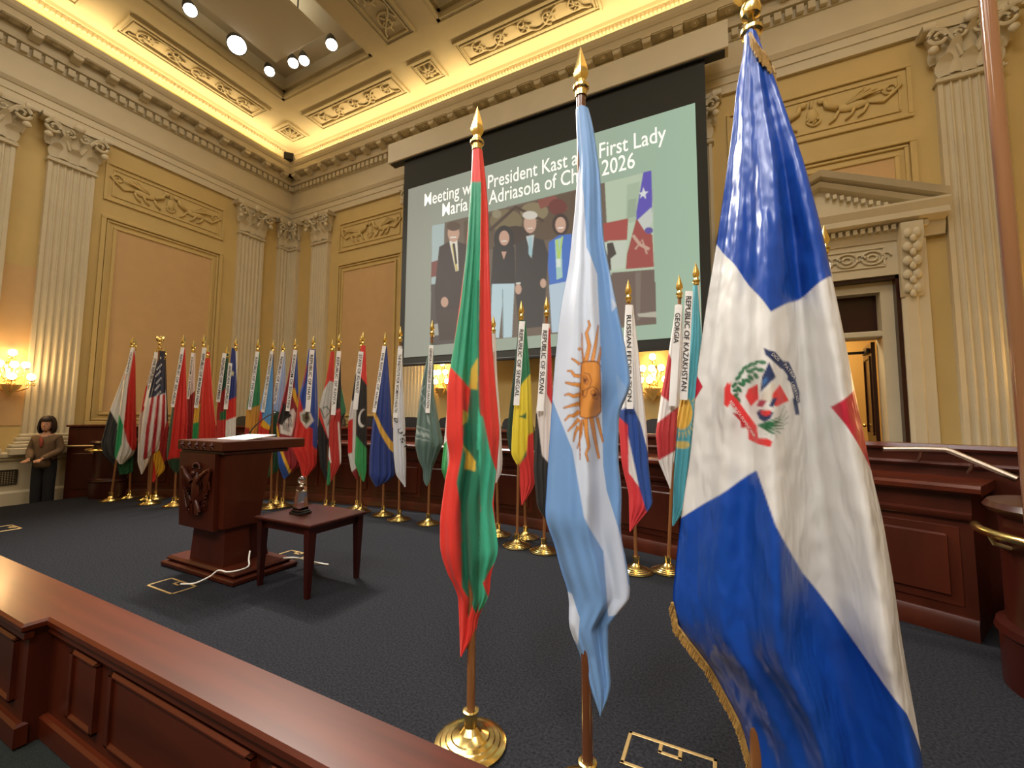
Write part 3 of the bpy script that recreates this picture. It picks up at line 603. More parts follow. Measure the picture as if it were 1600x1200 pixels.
PH += [('a9b9b4', q([(205, 580), (258, 568), (250, 900), (200, 920)])), ('7d4038', q([(202, 735), (250, 720), (248, 790), (200, 800)])),
 ('5d4a35', q([(340, 560), (820, 430), (820, 620), (340, 700)])), ('7a6a48', q(ellipse(520, 560, 70, 50))), ('8a7a58', q(ellipse(640, 520, 60, 40))), ('3c2c22', q(ellipse(560, 620, 60, 40))), ('8a4a3c', q(stroke([(660, 490), (720, 470), (770, 520)], 40))), ('6e3028', q(ellipse(740, 500, 40, 35))), ('93886a', q(ellipse(480, 530, 20, 18))), ('4a3626', q(stroke([(450, 600), (560, 500), (680, 560)], 14))),
 ('b9c9ac', q([(940, 395), (1140, 345), (1155, 770), (960, 790)])), ('a9bb9e', q([(1035, 405), (1090, 392), (1085, 560), (1030, 570)])), ('9aab90', q([(1040, 470), (1075, 462), (1072, 540), (1036, 548)])), ('a8443a', q([(935, 570), (1040, 548), (1035, 640), (935, 645)])), ('c6cdb9', q([(935, 650), (1035, 642), (1025, 760), (970, 770)])),
 ('584ab0', q([(1105, 350), (1140, 345), (1143, 520), (1075, 560), (1075, 520)])), ('a04238', q([(1075, 550), (1143, 620), (1150, 755), (1030, 765), (1035, 700)])), ('c9ccc2', q([(1080, 555), (1140, 500), (1145, 560), (1115, 610)])), ('dfe2dd', q([(1086, 440), (1100, 436), (1104, 415), (1112, 434), (1126, 434), (1114, 446), (1116, 466), (1102, 452), (1090, 464), (1094, 448)])), ('5a4a9a', q(ellipse(1128, 600, 18, 14))), ('c8a08a', q(stroke([(1060, 620), (1090, 660), (1130, 680)], 14))), ('c8a08a', q(stroke([(1070, 680), (1100, 640), (1120, 700)], 8))),
 ('3f332c', q([(950, 655), (975, 650), (990, 700), (965, 720), (968, 770), (955, 770)])), ('4e443c', q([(200, 830), (300, 820), (300, 1090), (195, 1090)])), ('6a5548', q([(970, 780), (1155, 765), (1160, 990), (980, 1000)])), ('7b6a5c', q([(1070, 780), (1095, 775), (1090, 980), (1075, 985)])), ('b7b09c', q([(1080, 955), (1160, 945), (1160, 970), (1085, 968)])), ('a5a294', q([(212, 1000), (235, 995), (238, 1045), (212, 1048)])),
 # man at left
 ('3b2c26', q([(235, 670), (290, 640), (350, 660), (370, 720), (365, 980), (225, 990), (215, 860)])), ('433229', q([(225, 940), (355, 930), (350, 1060), (235, 1070)])), ('e6ddc8', q([(278, 645), (312, 640), (318, 770), (305, 775)])), ('c9b25a', q([(288, 660), (300, 658), (314, 770), (306, 774)])), ('2c221e', q([(292, 655), (302, 655), (312, 740), (304, 745)])), ('c59a80', q(ellipse(296, 612, 25, 38))), ('5a4433', q(ellipse(296, 582, 29, 20))), ('c59a80', q(ellipse(258, 905, 16, 22))), ('e8e4d8', q(stroke([(282, 630), (308, 628)], 5))),
 # woman in black
 ('2a2320', q(ellipse(512, 640, 44, 62))), ('2b2522', q([(465, 670), (510, 655), (556, 670), (560, 830), (455, 832)])), ('b9cfd3', q([(460, 828), (556, 826), (545, 1055), (508, 1058), (505, 900), (490, 1058), (452, 1055)])), ('c79b82', q(ellipse(512, 632, 22, 32))), ('c79b82', q([(500, 690), (522, 690), (510, 725)])), ('f0e8dc', q(stroke([(500, 646), (522, 645)], 4))), ('8fa3a6', q(stroke([(505, 850), (508, 1050)], 5))),
 # man in dark suit
 ('37302e', q([(560, 660), (620, 625), (680, 640), (700, 700), (690, 850), (675, 1010), (575, 1020), (560, 860)])), ('c2c8c4', q([(605, 625), (640, 618), (628, 720)])), ('9fc0c4', q([(615, 630), (630, 628), (632, 700), (625, 715), (616, 700)])), ('c8a188', q(ellipse(622, 570, 27, 42))), ('d5cdbd', q(ellipse(622, 535, 32, 18))), ('c8a188', q(ellipse(572, 850, 14, 22))), ('c8a188', q(ellipse(678, 825, 13, 20))), ('dcd8cc', q(stroke([(562, 826), (582, 824)], 7))), ('e8e0d4', q(stroke([(610, 592), (634, 590)], 4))),
 # woman in blue
 ('3c2a22', q(ellipse(752, 575, 36, 48))), ('3c6fc0', q([(702, 650), (745, 620), (800, 615), (800, 800), (770, 830), (705, 835), (698, 760)])), ('a9cdc0', q([(728, 640), (756, 630), (760, 800), (735, 810)])), ('b6d25a', q(stroke([(736, 640), (744, 720)], 9))), ('b6d25a', q(stroke([(760, 625), (746, 720)], 7))), ('dfe8d8', q([(733, 722), (752, 720), (753, 755), (735, 757)])), ('b7cad6', q([(703, 832), (790, 815), (775, 1030), (715, 1035)])), ('cda289', q(ellipse(752, 576, 23, 34))), ('f4ece0', q(stroke([(740, 590), (764, 588)], 5))),
 ('8a8f96', q([(560, 700), (600, 690), (590, 1000), (575, 1000)])[:0])]
Cc = paint(U, V, '9ea291', PH, True)
ph = inpoly(U, V, PH[0][1]); mixw = np.clip((U-640)/440, 0, 1)[..., None]
bg = np.array(srgb('9a998a'))*(1-mixw)+np.array(srgb('a3bda4'))*mixw; Cc[~ph] = bg[~ph]  # uneven projection light painted into the backdrop: grey left, greener right
Cc[ph] = Cc[ph]*.93+.035
P = np.stack([GX, np.full_like(GX, YS+.1), GZ], -1)
link('projected_picture', grid_mesh('projected_picture', P, Cc), SCREENM, sc)
TXT = mat('projected_lettering', 'e4e6e2', .8, emit=.9)
def screen_text(s, pl, pr):
    me = text_mesh(s, 1, .005); xs_ = [v.co.x for v in me.vertices]; x0, x1 = min(xs_), max(xs_)
    A = ONY(*pl, YS+.095); B = ONY(*pr, YS+.095); k = (B.x-A.x)/(x1-x0)
    for v in me.vertices: v.co = (A.x+(v.co.x-x0)*k, YS+.095, A.z+(B.z-A.z)*0+v.co.y*k*1.38)
    link('lettering', me, TXT, sc)
screen_text('Meeting with President Kast and First Lady', (663, 322), (1041, 219)); screen_text('María Pía Adriasola of Chile, 2026', (691, 338), (992, 257))

# ================================================================== FLAGS
def spear_mesh():
    mb = MB(); mb.lathe([(.026, 0), (.026, .03), (.036, .035), (.036, .048), (.024, .055), (.020, .075)], seg=14)
    for k in (1,): mb.loft([[(r*math.cos(a)*(1 if i % 2 == 0 else .55), r*.62*math.sin(a), z) for i, a in enumerate(np.linspace(0, 2*PI, 9)[:-1])] for r, z in ((.016, .07), (.03, .095), (.034, .115), (.026, .15), (.012, .20), (.001, .24))])
    return mb.mesh('finial')
def eagle_mesh():
    mb = MB(); mb.lathe([(.026, 0), (.026, .03), (.036, .035), (.036, .048), (.02, .06), (.012, .09), (.03, .1), (.035, .12), (.03, .14), (.001, .15)], seg=14)
    mb.ball((0, 0, .185), .03, 10, 1, .8, 1.5); mb.ball((.01, 0, .24), .018, 8)
    for s in (-1, 1): mb.loft([[(s*x, y, z-w), (s*x, y+.012, z), (s*x, y, z+w), (s*x, y-.012, z)] for x, y, z, w in ((.01, 0, .19, .035), (.035, 0, .20, .045), (.052, 0, .215, .035), (.058, 0, .25, .004))])
    return mb.mesh('finial')
SPEAR, EAGLE = spear_mesh(), eagle_mesh()
BASEM = MB().lathe([(.155, 0), (.165, .005), (.165, .012), (.15, .018), (.14, .020), (.135, .025), (.115, .029), (.11, .034), (.09, .039), (.085, .045), (.065, .053), (.05, .062), (.04, .072), (.034, .078), (.030, .082), (.030, .135), (.037, .14), (.037, .15), (.028, .153)], seg=32).mesh('stand_base')
for me_ in (SPEAR, EAGLE, BASEM): me_.materials.append(BRASS); autosmooth(link('tmp', me_, BRASS), 14 if me_ is BASEM else 40); bpy.data.objects.remove(bpy.data.objects['tmp'])
def smooth_line(p, y0, y1, n=160):
    p = np.array(p); y = np.linspace(p[0, 1], p[-1, 1], n); x = np.interp(y, p[:, 1], p[:, 0]); w = max(3, n//26)|1
    xp = np.concatenate([2*x[0]-x[1:w//2+1][::-1], x, 2*x[-1]-x[-w//2:-1][::-1]]); k = np.convolve(xp, np.ones(w)/w, 'valid')[:n]
    return np.stack([k, y], 1)
class Flag:
    def __init__(s, label, base, tip, left, right, color, layers, o=(0, 0, 1), pole_m=None, nr=130, nc=36, pleats=4, amp=.16, depth=.42, finial=None, xy=None, clothm=None, extra=0, stand=True, seed=None, basez=0.0, tone=1.0, pole_r=.0165):
        T = lambda p: (o[0]+p[0]/o[2], o[1]+p[1]/o[2]); s.T = T
        sd = seed if seed is not None else abs(hash(label)) % 1000 if False else sum(map(ord, label)) % 997
        r_ = np.random.default_rng(sd)
        P = Vector((*xy, basez)) if xy else FL(*T(base), basez); s.P = P
        n = Vector((P.x, P.y, 0)).normalized(); s.n = n; s.a = Vector((n.y, -n.x, 0)); s.D = P.x*n.x+P.y*n.y
        s.t = thing('flag_on_stand', label, 'flag', P, group='flags on brass stands')
        ta, tz = s.plane(*T(tip)); fh = .24
        axis = Vector((0, 0, 0))+s.a*ta+Vector((0, 0, tz-P.z)); L = axis.length; rot = axis.to_track_quat('Z', 'Y').to_euler()
        autosmooth(MB().lathe([(pole_r*1.05, .12), (pole_r, L-fh+.01)], seg=14).build('pole', pole_m or POLEW, s.t)).rotation_euler = rot
        if stand: link('stand_base', BASEM, BRASS, s.t)
        ya = math.atan2(s.a.y, s.a.x)
        fo = link('finial', finial or SPEAR, BRASS, s.t, loc=axis*((L-fh)/L)); fo.rotation_euler = (0, 0, ya)
        # cloth: a pleated closed sleeve of fabric hanging round the pole
        lp = [T(p) for p in left]; rp = [T(p) for p in right]; y0 = min(lp[0][1], rp[0][1]); y1 = max(lp[-1][1], rp[-1][1])
        s.y0, s.y1, s.lp, s.rp = y0, y1, smooth_line(lp, y0, y1), smooth_line(rp, y0, y1); s.pr = pole_r; s.amp, s.depth, s.pl, s.ph = amp, depth, pleats, r_.uniform(0, 6.28, 6)
        v = np.linspace(y0, y1, nr); half = nc
        xi = np.concatenate([np.cos(np.linspace(PI, 0, half)), np.cos(np.linspace(0, PI, half))[1:-1]]) ; sg = np.concatenate([np.ones(half), -np.ones(half-2)])
        XI, VV = np.meshgrid(xi, v); SG = np.broadcast_to(sg, XI.shape)
        xl, xr = s.sil(VV); UU = (xl+xr)/2+XI*(xr-xl)/2
        Pw = s.world(UU, VV, XI, SG); C = paint(UU, VV, color, [(c, [T(p) for p in pl_]) for c, pl_ in layers], True)
        C *= tone
        Pw -= np.array(P); s.cloth = link('cloth', grid_mesh('cloth', Pw, C, True), clothm or NYLON, s.t)
    def plane(s, u, v):
        d = ray(u, v); t = s.D/(d[0]*s.n.x+d[1]*s.n.y); X, Y, Z = d[0]*t, d[1]*t, EYE+d[2]*t
        return (X-s.P.x)*s.a.x+(Y-s.P.y)*s.a.y, Z
    def sil(s, V):
        return np.interp(V, s.lp[:, 1], s.lp[:, 0]), np.interp(V, s.rp[:, 1], s.rp[:, 0])
    def world(s, U, V, XI, SG, off=0.0):
        D = np.stack([(U-CXP)/F, (V-CYP)/F, np.ones_like(U)], -1)@RW.T
        t = s.D/(D[..., 0]*s.n.x+D[..., 1]*s.n.y); Q = D*t[..., None]; Q[..., 2] += EYE
        xl, xr = s.sil(V); k = np.clip((V-s.y0)/(s.y1-s.y0), 0, 1); hw = (xr-xl)/2*np.linalg.norm(D, axis=-1)*0+(xr-xl)/2*s.D/F*1.0
        rnd = np.sqrt(np.clip(1-XI**2, 0, 1)); g = np.minimum(1, 3*k+.25)
        pl = np.cos(s.pl*PI*XI/2*2+s.ph[0]+1.2*k*np.sin(s.ph[1]))*.6+np.cos(s.pl*1.7*PI*XI+s.ph[2]+2*k)*.35+np.cos(s.pl*2.9*PI*XI+s.ph[3]-3*k)*.15
        dep = SG*(np.maximum(hw*s.depth, s.pr*1.5)*rnd)+hw*s.amp*pl*g*np.where(SG > 0, 1, -.6)*(rnd**.6)+np.sin(5*k+s.ph[4])*hw*.12*(1-rnd*0)
        dep = dep+off
        Q[..., 0] -= s.n.x*dep; Q[..., 1] -= s.n.y*dep; return Q
    def surf(s, pts, off=.006):
        p = np.array(pts, float); U, V = p[:, 0], p[:, 1]; xl, xr = s.sil(V); XI = np.clip((U-(xl+xr)/2)/np.maximum((xr-xl)/2, 1e-3), -1, 1)
        return s.world(U, V, XI, np.ones_like(U), off)-np.array(s.P)
    def ribbon(s, p0, p1, w, text=None, fit=(.06, .94), w1=None, off=.03, size=.62):
        """name streamer hanging from the pole top, in front of the cloth"""
        p0, p1 = np.array(s.T(p0)), np.array(s.T(p1)); sc_ = abs(s.T((1, 0))[0]-s.T((0, 0))[0]); w *= sc_; w1 = w if w1 is None else w1*sc_
        d = p1-p0; L = np.linalg.norm(d); d /= L; nrm = np.array([-d[1], d[0]]); nrm = nrm if nrm[0] > 0 else -nrm
        a0 = s.frontmax(p0[1])+off*.4; a1 = s.frontmax(p1[1])+off
        def pt(t, c, o): 
            q_ = p0+d*L*t+nrm*c*(w+(w1-w)*t)/2; aa, z = s.plane(*q_); dd = a0+(a1-a0)*t+o+.004*math.sin(9*t+c); v_ = s.a*aa-s.n*dd; return (v_.x, v_.y, z-s.P.z)
        mb = MB(); n = 14
        mb.loft([[pt(k/n, -1, 0), pt(k/n, 0, .004), pt(k/n, 1, 0), pt(k/n, 1, -.003), pt(k/n, -1, -.003)] for k in range(n+1)])
        rb = autosmooth(mb.build('name_ribbon', WHITEC, s.t), 60)
        if text:
            me = text_mesh(text, 1, .006); co = [v.co.copy() for v in me.vertices]
            x0, x1 = min(c.x for c in co), max(c.x for c in co); tl_ = fit[1]-fit[0]
            for v, c in zip(me.vertices, co): v.co = pt(fit[0]+tl_*(c.x-x0)/(x1-x0), (c.y/.73-.5)*2*size, .009)
            link('lettering', me, INK, rb)
        return rb
    def frontmax(s, v):
        xl, xr = s.sil(np.array([v])); hw = float((xr-xl)[0])/2*s.D/F; return hw*(s.depth+s.amp*1.0)
    def on_cloth_text(s, text, p0, p1, h, m_=INK, off=.006, bold=.01):
        p0, p1 = np.array(s.T(p0)), np.array(s.T(p1)); d = p1-p0; L = np.linalg.norm(d); d /= L; up = np.array([d[1], -d[0]])
        me = text_mesh(text, 1, bold); co = np.array([v.co[:] for v in me.vertices]); x0, x1 = co[:, 0].min(), co[:, 0].max()
        q_ = p0+np.outer((co[:, 0]-x0)/(x1-x0)*L, d)+np.outer(co[:, 1]/.73*h, up); W_ = s.surf(q_, off)
        for v, c in zip(me.vertices, W_): v.co = c
        link('lettering', me, m_, s.cloth)
R_, G_, B_, W_, K_, Y_ = 'cc2a24', '1f8a4d', '274a9a', 'dedcd8', '202124', 'e8b62c'
DR_ = 'a02428'; DG_ = '1d4f38'
G1 = (150, 510, 4.138); G2 = (260, 510, 4.138); G3 = (375, 510, 4.138); G4 = (480, 510, 3.754); G5 = (590, 490, 3.53); G6 = (740, 440, 2.727); G7 = (940, 400, 2.308)
f = Flag('black and white flag with a green hem at the far left end of the row', (187, 1122), (250, 78), [(240, 140), (165, 345), (90, 540), (30, 760), (48, 830), (85, 860), (150, 945)], [(255, 150), (250, 500), (245, 800), (240, 950), (205, 955)], W_,
  [('2a2b2d', [(90, 540), (140, 630), (150, 955), (60, 850), (10, 760)]), ('23603f', [(140, 800), (250, 780), (245, 960), (150, 960)])], G1, xy=(-9.66, 3.84), depth=.14, amp=.10)
f = Flag('red white green flag with a short name ribbon, leftmost in front', (95, 1128), (245, 63), [(232, 138), (180, 345), (150, 560), (125, 760), (118, 850), (150, 888)], [(252, 138), (255, 250), (258, 500), (265, 780), (245, 830), (175, 890)], W_,
  [(R_, [(245, 150), (262, 250), (262, 500), (272, 800), (235, 805), (200, 740), (178, 650), (205, 400)]), ('2a9a62', [(140, 540), (176, 640), (165, 760), (128, 860), (105, 850)]), (R_, [(170, 350), (190, 300), (185, 345)])], G1)
f.ribbon((236, 138), (198, 308), 20, 'HUNGARY', (.2, .95))
f = Flag('pale rose flag with a name ribbon behind the stars and stripes', (318, 1128), (385, 140), [(382, 168), (320, 400), (275, 600), (268, 880), (290, 950)], [(402, 168), (390, 400), (370, 600), (350, 860), (300, 955)], 'c9b0a4', [(R_, [(320, 380), (340, 380), (330, 520), (290, 560)]), ('d9d2cc', [(268, 760), (350, 700), (330, 960), (268, 960)])], G1, xy=(-9.2, 3.92), depth=.15, amp=.1)
f.ribbon((392, 168), (322, 520), 28, 'THE REPUBLIC OF', (.12, .7))
f = Flag('black yellow red flag half hidden behind the stars and stripes', (385, 1118), (442, 130), [(428, 160), (415, 500), (375, 830), (345, 985), (370, 1010)], [(450, 160), (458, 400), (468, 640), (445, 930), (400, 975), (375, 1010)], '3a2a26',
  [(DR_, [(410, 640), (480, 600), (470, 860), (400, 900)]), ('e0b02c', [(370, 820), (410, 800), (455, 930), (400, 985), (365, 960)]), (R_, [(330, 880), (375, 870), (395, 990), (365, 1015)])], G1, depth=.2, amp=.12)
L_ = [('24283f', [(405, 150), (450, 150), (455, 330), (450, 430), (400, 450), (340, 465), (355, 380)])]
ST = []
for i in range(7):
    c = 'b3262e' if i % 2 else 'dcd6d4'; xa = 330+i*17; ya = 300+i*19
    ST.append((c, [(345+i*17, 440), (345+(i+1)*17, 440), (300+(i+1)*24, 660), (280+(i+1)*24, 880), (280+i*24, 880), (300+i*24, 660)]))
STR = [(r, c) for r in range(6) for c in range(4)]
L_ = ST+L_+[('eceaea', ellipse(418-9*c+(r % 2)*6+1.2*r-3*r, 205+44*r+10*c, 5, 6, n=6)) for r, c in STR if 355 < 418-9*c-2*r < 445 and (r > 0 or c < 1) and (418-9*c) > 400-r*12]
f = Flag('stars and stripes flag with an eagle on its pole top', (345, 1148), (415, 68), [(412, 160), (375, 300), (320, 480), (297, 620), (285, 740), (290, 865)], [(440, 160), (447, 300), (455, 500), (455, 620), (425, 750), (405, 800), (350, 842), (300, 868)], 'dcd6d4', L_, G1, finial=EAGLE)
f = Flag('red flag with dark green edge and long name ribbon, nearest the lectern on the left', (50, 1160), (112, 50), [(98, 138), (75, 300), (45, 480), (25, 600), (5, 760), (0, 850), (30, 925), (60, 948)], [(122, 138), (130, 400), (137, 600), (132, 760), (120, 850), (90, 930), (70, 950)], R_,
  [('3c5a44', [(45, 470), (50, 540), (25, 770), (10, 850), (-10, 860), (0, 640)]), ('25432f', [(-10, 870), (40, 850), (118, 845), (95, 955), (30, 960)])], G2)
f.ribbon((106, 138), (40, 522), 24, 'REPUBLIC OF BELARUS', (.12, .95))
BP = (4.05, 4.2)
def hid(u, y): p = ONY(u, 700, y); return (p.x, p.y)
f = Flag('white and dark red flag left of the plain red flag', None, (177, 88), [(165, 172), (150, 320), (132, 500), (128, 700), (140, 950)], [(188, 172), (186, 300), (184, 500), (175, 720), (150, 955)], 'e0d6d2', [('9c2a2e', [(120, 470), (160, 440), (200, 400), (200, 960), (110, 960)])], G2, xy=hid(294, 4.25))
f.ribbon((170, 172), (140, 470), 18, 'KINGDOM OF BAHRAIN', (.1, .95))
f = Flag('plain glossy red flag behind the lectern', None, (272, 118), [(262, 168), (235, 300), (212, 530), (210, 720), (235, 950)], [(280, 168), (300, 450), (320, 640), (322, 760), (250, 955)], 'd63a2e', [], G2, xy=hid(318, 4.2))
f = Flag('yellow and green flag with the long ribbon beside the plain red flag', None, (247, 50), [(232, 140), (215, 250), (185, 500), (172, 640), (165, 760), (190, 930)], [(258, 140), (245, 300), (215, 540), (208, 640), (205, 760), (195, 935)], R_, [('d8a83a', [(170, 500), (225, 500), (215, 640), (160, 640)]), (G_, [(160, 630), (220, 615), (215, 940), (150, 940)])], G2, xy=hid(308, 3.9))
f.ribbon((246, 140), (192, 528), 28, 'REPUBLIC OF BURKINA FASO', (.1, .95))
f = Flag('green and dark red flag between the red and the blue white red flags', None, (393, 125), [(370, 175), (345, 400), (325, 550), (322, 740), (345, 930)], [(402, 175), (398, 400), (392, 720), (350, 940)], DG_, [(DR_, [(320, 460), (400, 380), (400, 960), (300, 960)]), ('2c6e44', [(345, 560), (395, 530), (395, 600), (345, 610)]), ('c03430', [(320, 610), (400, 600), (400, 960), (300, 960)])], G2, xy=hid(350, 4.4))
f.ribbon((376, 175), (334, 490), 26, 'REPUBLIC OF GAMBIA', (.1, .95))
f = Flag('blue red white banded flag with a gold star above the lectern', None, (450, 68), [(422, 140), (410, 250), (388, 530), (380, 720), (390, 930)], [(462, 140), (458, 300), (452, 450), (447, 740), (400, 940)], '2b3a80', [(R_, [(380, 490), (470, 445), (470, 585), (375, 615)]), (W_, [(370, 615), (470, 575), (470, 950), (360, 950)]), (W_, [(446, 130), (470, 130), (470, 380), (455, 380)]), ('e8dcae', [(416, 300), (424, 297), (427, 280), (432, 296), (440, 300), (433, 308), (435, 325), (426, 314), (418, 326), (421, 310)])], G2, xy=hid(368, 4.3))
f.ribbon((414, 240), (384, 536), 26, 'AFRICAN REPUBLIC', (.05, .9))
f = Flag('green and orange yellow flag behind the microphone', None, (117, 78), [(104, 165), (75, 350), (40, 545), (28, 720), (60, 950)], [(128, 165), (131, 400), (127, 520), (108, 740), (70, 955)], '37874f', [('d39a3c', [(20, 545), (140, 505), (140, 960), (10, 960)]), ('a8302a', [(0, 640), (60, 660), (60, 960), (0, 960)])], G3, xy=hid(403, 4.5))
f.ribbon((113, 165), (62, 540), 24, 'REPUBLIC OF THE CONGO', (.1, .95))
f = Flag('sky blue flag with a yellow edged red band above the lectern top', None, (215, 85), [(195, 160), (165, 350), (125, 560), (112, 740), (135, 950)], [(218, 160), (214, 400), (208, 560), (182, 740), (145, 955)], '5f9fd6', [('c8332c', [(100, 560), (140, 540), (150, 650), (215, 660), (215, 760), (100, 780)]), (Y_, [(132, 640), (150, 600), (200, 650), (200, 670), (160, 660)])], G3, xy=hid(428, 4.5))
f.ribbon((206, 160), (148, 556), 22, 'DEMOCRATIC REPUBLIC OF CONGO', (.06, .95))
f = Flag('pale blue and deep green flag beside the shield flag', (235, 1148), (282, 95), [(265, 165), (235, 350), (205, 520), (195, 700), (150, 900), (152, 975), (158, 985)], [(292, 165), (296, 350), (280, 560), (250, 700), (252, 930), (165, 985)], 'a9bfe0', [('27573a', [(190, 540), (290, 560), (290, 990), (130, 990)]), ('c03430', [(190, 520), (210, 500), (205, 560), (195, 560)])], G3)
f.ribbon((276, 165), (220, 500), 24, 'REPUBLIC OF DJIBOUTI', (.1, .95))
SHD = [('d9d4cf', [(345, 530), (362, 560), (350, 650), (330, 708), (258, 690), (255, 640), (300, 560)]), ('1e1b1b', [(240, 620), (285, 500), (320, 560), (335, 580), (300, 600), (270, 640)])]+[('1e1b1b', stroke([(275+i*11, 490+i*5), (285+i*11, 545+i*4)], 6)) for i in range(4)]+[('1e1b1b', stroke([(275+i*12, 612+i*5), (283+i*12, 670+i*4)], 5)) for i in range(4)]+[('1e1b1b', stroke([(312+i*9, 580+i*5), (318+i*9, 650)], 4)) for i in range(3)]
f = Flag('dark red blue and yellow flag with a black and white shield', (275, 1165), (365, 72), [(342, 155), (310, 330), (270, 490), (235, 640), (238, 780), (248, 900), (280, 985)], [(370, 155), (378, 450), (362, 650), (375, 780), (398, 890), (340, 940), (292, 985)], '93282f',
  [('34559c', [(345, 200), (372, 160), (385, 450), (355, 420)]), (Y_, [(335, 400), (355, 400), (378, 490), (370, 530), (340, 450)])]+SHD+[('2f55a5', [(215, 640), (235, 640), (260, 790), (330, 960), (280, 995), (230, 900)]), (Y_, [(232, 650), (242, 640), (270, 790), (330, 935), (318, 955), (255, 800)])], G3)
f.ribbon((357, 155), (308, 548), 26, 'KINGDOM OF ESWATINI', (.08, .95))
f = Flag('blue over red flag with a white diamond emblem', (420, 1165), (478, 58), [(445, 150), (420, 300), (385, 450), (360, 650), (330, 800), (385, 900), (405, 990)], [(490, 150), (500, 400), (504, 600), (500, 780), (495, 900), (420, 990)], '2f4c9c',
  [('d2362f', [(300, 520), (385, 450), (430, 640), (470, 660), (470, 770), (510, 810), (510, 1000), (300, 1000)]), ('8c2a35', [(425, 260), (440, 240), (420, 360), (405, 400)]), ('d8d2cc', [(385, 560), (440, 520), (478, 610), (428, 662), (392, 610)]), ('6a6a50', [(400, 570), (440, 555), (455, 600), (430, 630), (405, 610)]), ('5a3a30', ellipse(430, 590, 14, 12))], G3)
f.ribbon((466, 155), (438, 552), 32, 'REPUBLIC OF HAITI', (.08, .8))
f = Flag('red white black flag with green script', (100, 1080), (150, 72), [(138, 148), (110, 320), (70, 470), (60, 650), (78, 830), (112, 905)], [(160, 148), (155, 500), (150, 700), (140, 850), (125, 910)], 'cc3a32', [('c9c8c4', [(60, 430), (130, 320), (165, 330), (165, 640), (125, 660)]), (K_, [(50, 480), (80, 560), (122, 660), (165, 640), (160, 920), (50, 920)]), ('2f5a44', stroke([(78, 480), (100, 540), (135, 500), (115, 470), (90, 480)], 7)), ('2f5a44', stroke([(120, 580), (140, 520)], 7))], G4, xy=(-5.84, 4.9), depth=.2, amp=.12)
f = Flag('black red green flag with white lines and a name ribbon left of the crescent flag', (150, 1080), (190, 40), [(176, 146), (150, 480), (132, 560), (125, 750), (115, 925)], [(196, 146), (200, 350), (230, 500), (200, 560), (200, 800), (165, 870), (130, 930)], '2a2523',
  [('33704a', [(198, 370), (210, 370), (235, 500), (200, 525), (195, 470)]), ('b5332f', [(110, 560), (150, 490), (195, 480), (195, 870), (110, 930)]), ('d9cfca', [(178, 560), (188, 560), (205, 800), (192, 810)]), ('2c7a4c', [(110, 780), (135, 790), (138, 935), (105, 935)]), ('dcd8d4', [(120, 740), (130, 700), (142, 800), (134, 800)]), ('c86a60', stroke([(140, 540), (170, 500), (190, 490)], 6))], G4)
f.ribbon((186, 146), (152, 520), 26, 'REPUBLIC OF KENYA', (.1, .84))
f = Flag('white red and black flag behind the crescent flag', (288, 1082), (318, 50), [(304, 150), (265, 400), (240, 560), (238, 740), (258, 850), (285, 895)], [(325, 150), (320, 400), (310, 700), (300, 890)], 'd9d5d0', [(K_, [(262, 340), (300, 240), (295, 420), (262, 440)]), (R_, [(230, 560), (268, 540), (265, 740), (230, 750)]), ('8a2a26', [(255, 860), (320, 800), (320, 900), (270, 900)])], G4, xy=(-5.38, 5.12), depth=.15, amp=.1)
CRE = ellipse(326, 538, 27, 54, .15, 24); 
f = Flag('red black green flag with a white crescent', (312, 1088), (328, 30), [(316, 112), (300, 300), (290, 480), (285, 640), (278, 800), (310, 890), (328, 910)], [(342, 112), (352, 340), (351, 600), (350, 850), (336, 910)], '2b2826', [('d63a34', [(310, 100), (360, 100), (360, 360), (345, 340), (305, 285)]), ('3f9a58', [(270, 640), (288, 640), (360, 730), (360, 920), (265, 920)]), ('e6e2dc', CRE), ('2b2826', ellipse(337, 534, 26, 46, .12, 24))], G4)
f.ribbon((316, 150), (282, 488), 28, 'STATE OF KUWAIT', (.05, .72))
f = Flag('navy flag crossed by one yellow stripe', (445, 1108), (457, 35), [(446, 116), (415, 350), (390, 500), (365, 750), (362, 880), (400, 940)], [(468, 116), (488, 400), (505, 700), (514, 880), (460, 920), (410, 940)], '2c3f80', [('dcae4a', [(380, 500), (398, 498), (440, 590), (480, 655), (520, 700), (520, 755), (480, 715), (430, 630)])], G4)
f.ribbon((452, 116), (394, 505), 22, 'THE REPUBLIC OF NAURU', (.1, .93))
f = Flag('white flag with dark letters right of the navy flag', (118, 1138), (125, 70), [(114, 185), (95, 420), (85, 600), (88, 780), (100, 890), (145, 950)], [(136, 180), (141, 400), (152, 600), (158, 820), (156, 955)], 'cfd0d6', [], G5)
f.ribbon((125, 195), (98, 575), 26, "THE INSTITUTE FOR WOMEN'S HEALTH", (.08, .92))
for ch, p0, p1, h in (('D', (88, 575), (99, 605), 18), ('U', (108, 640), (122, 665), 22), ('S', (122, 690), (136, 715), 22), ("I", (136, 660), (140, 675), 20), ('T', (140, 725), (152, 745), 20)): f.on_cloth_text(ch, p0, p1, h/3.53)
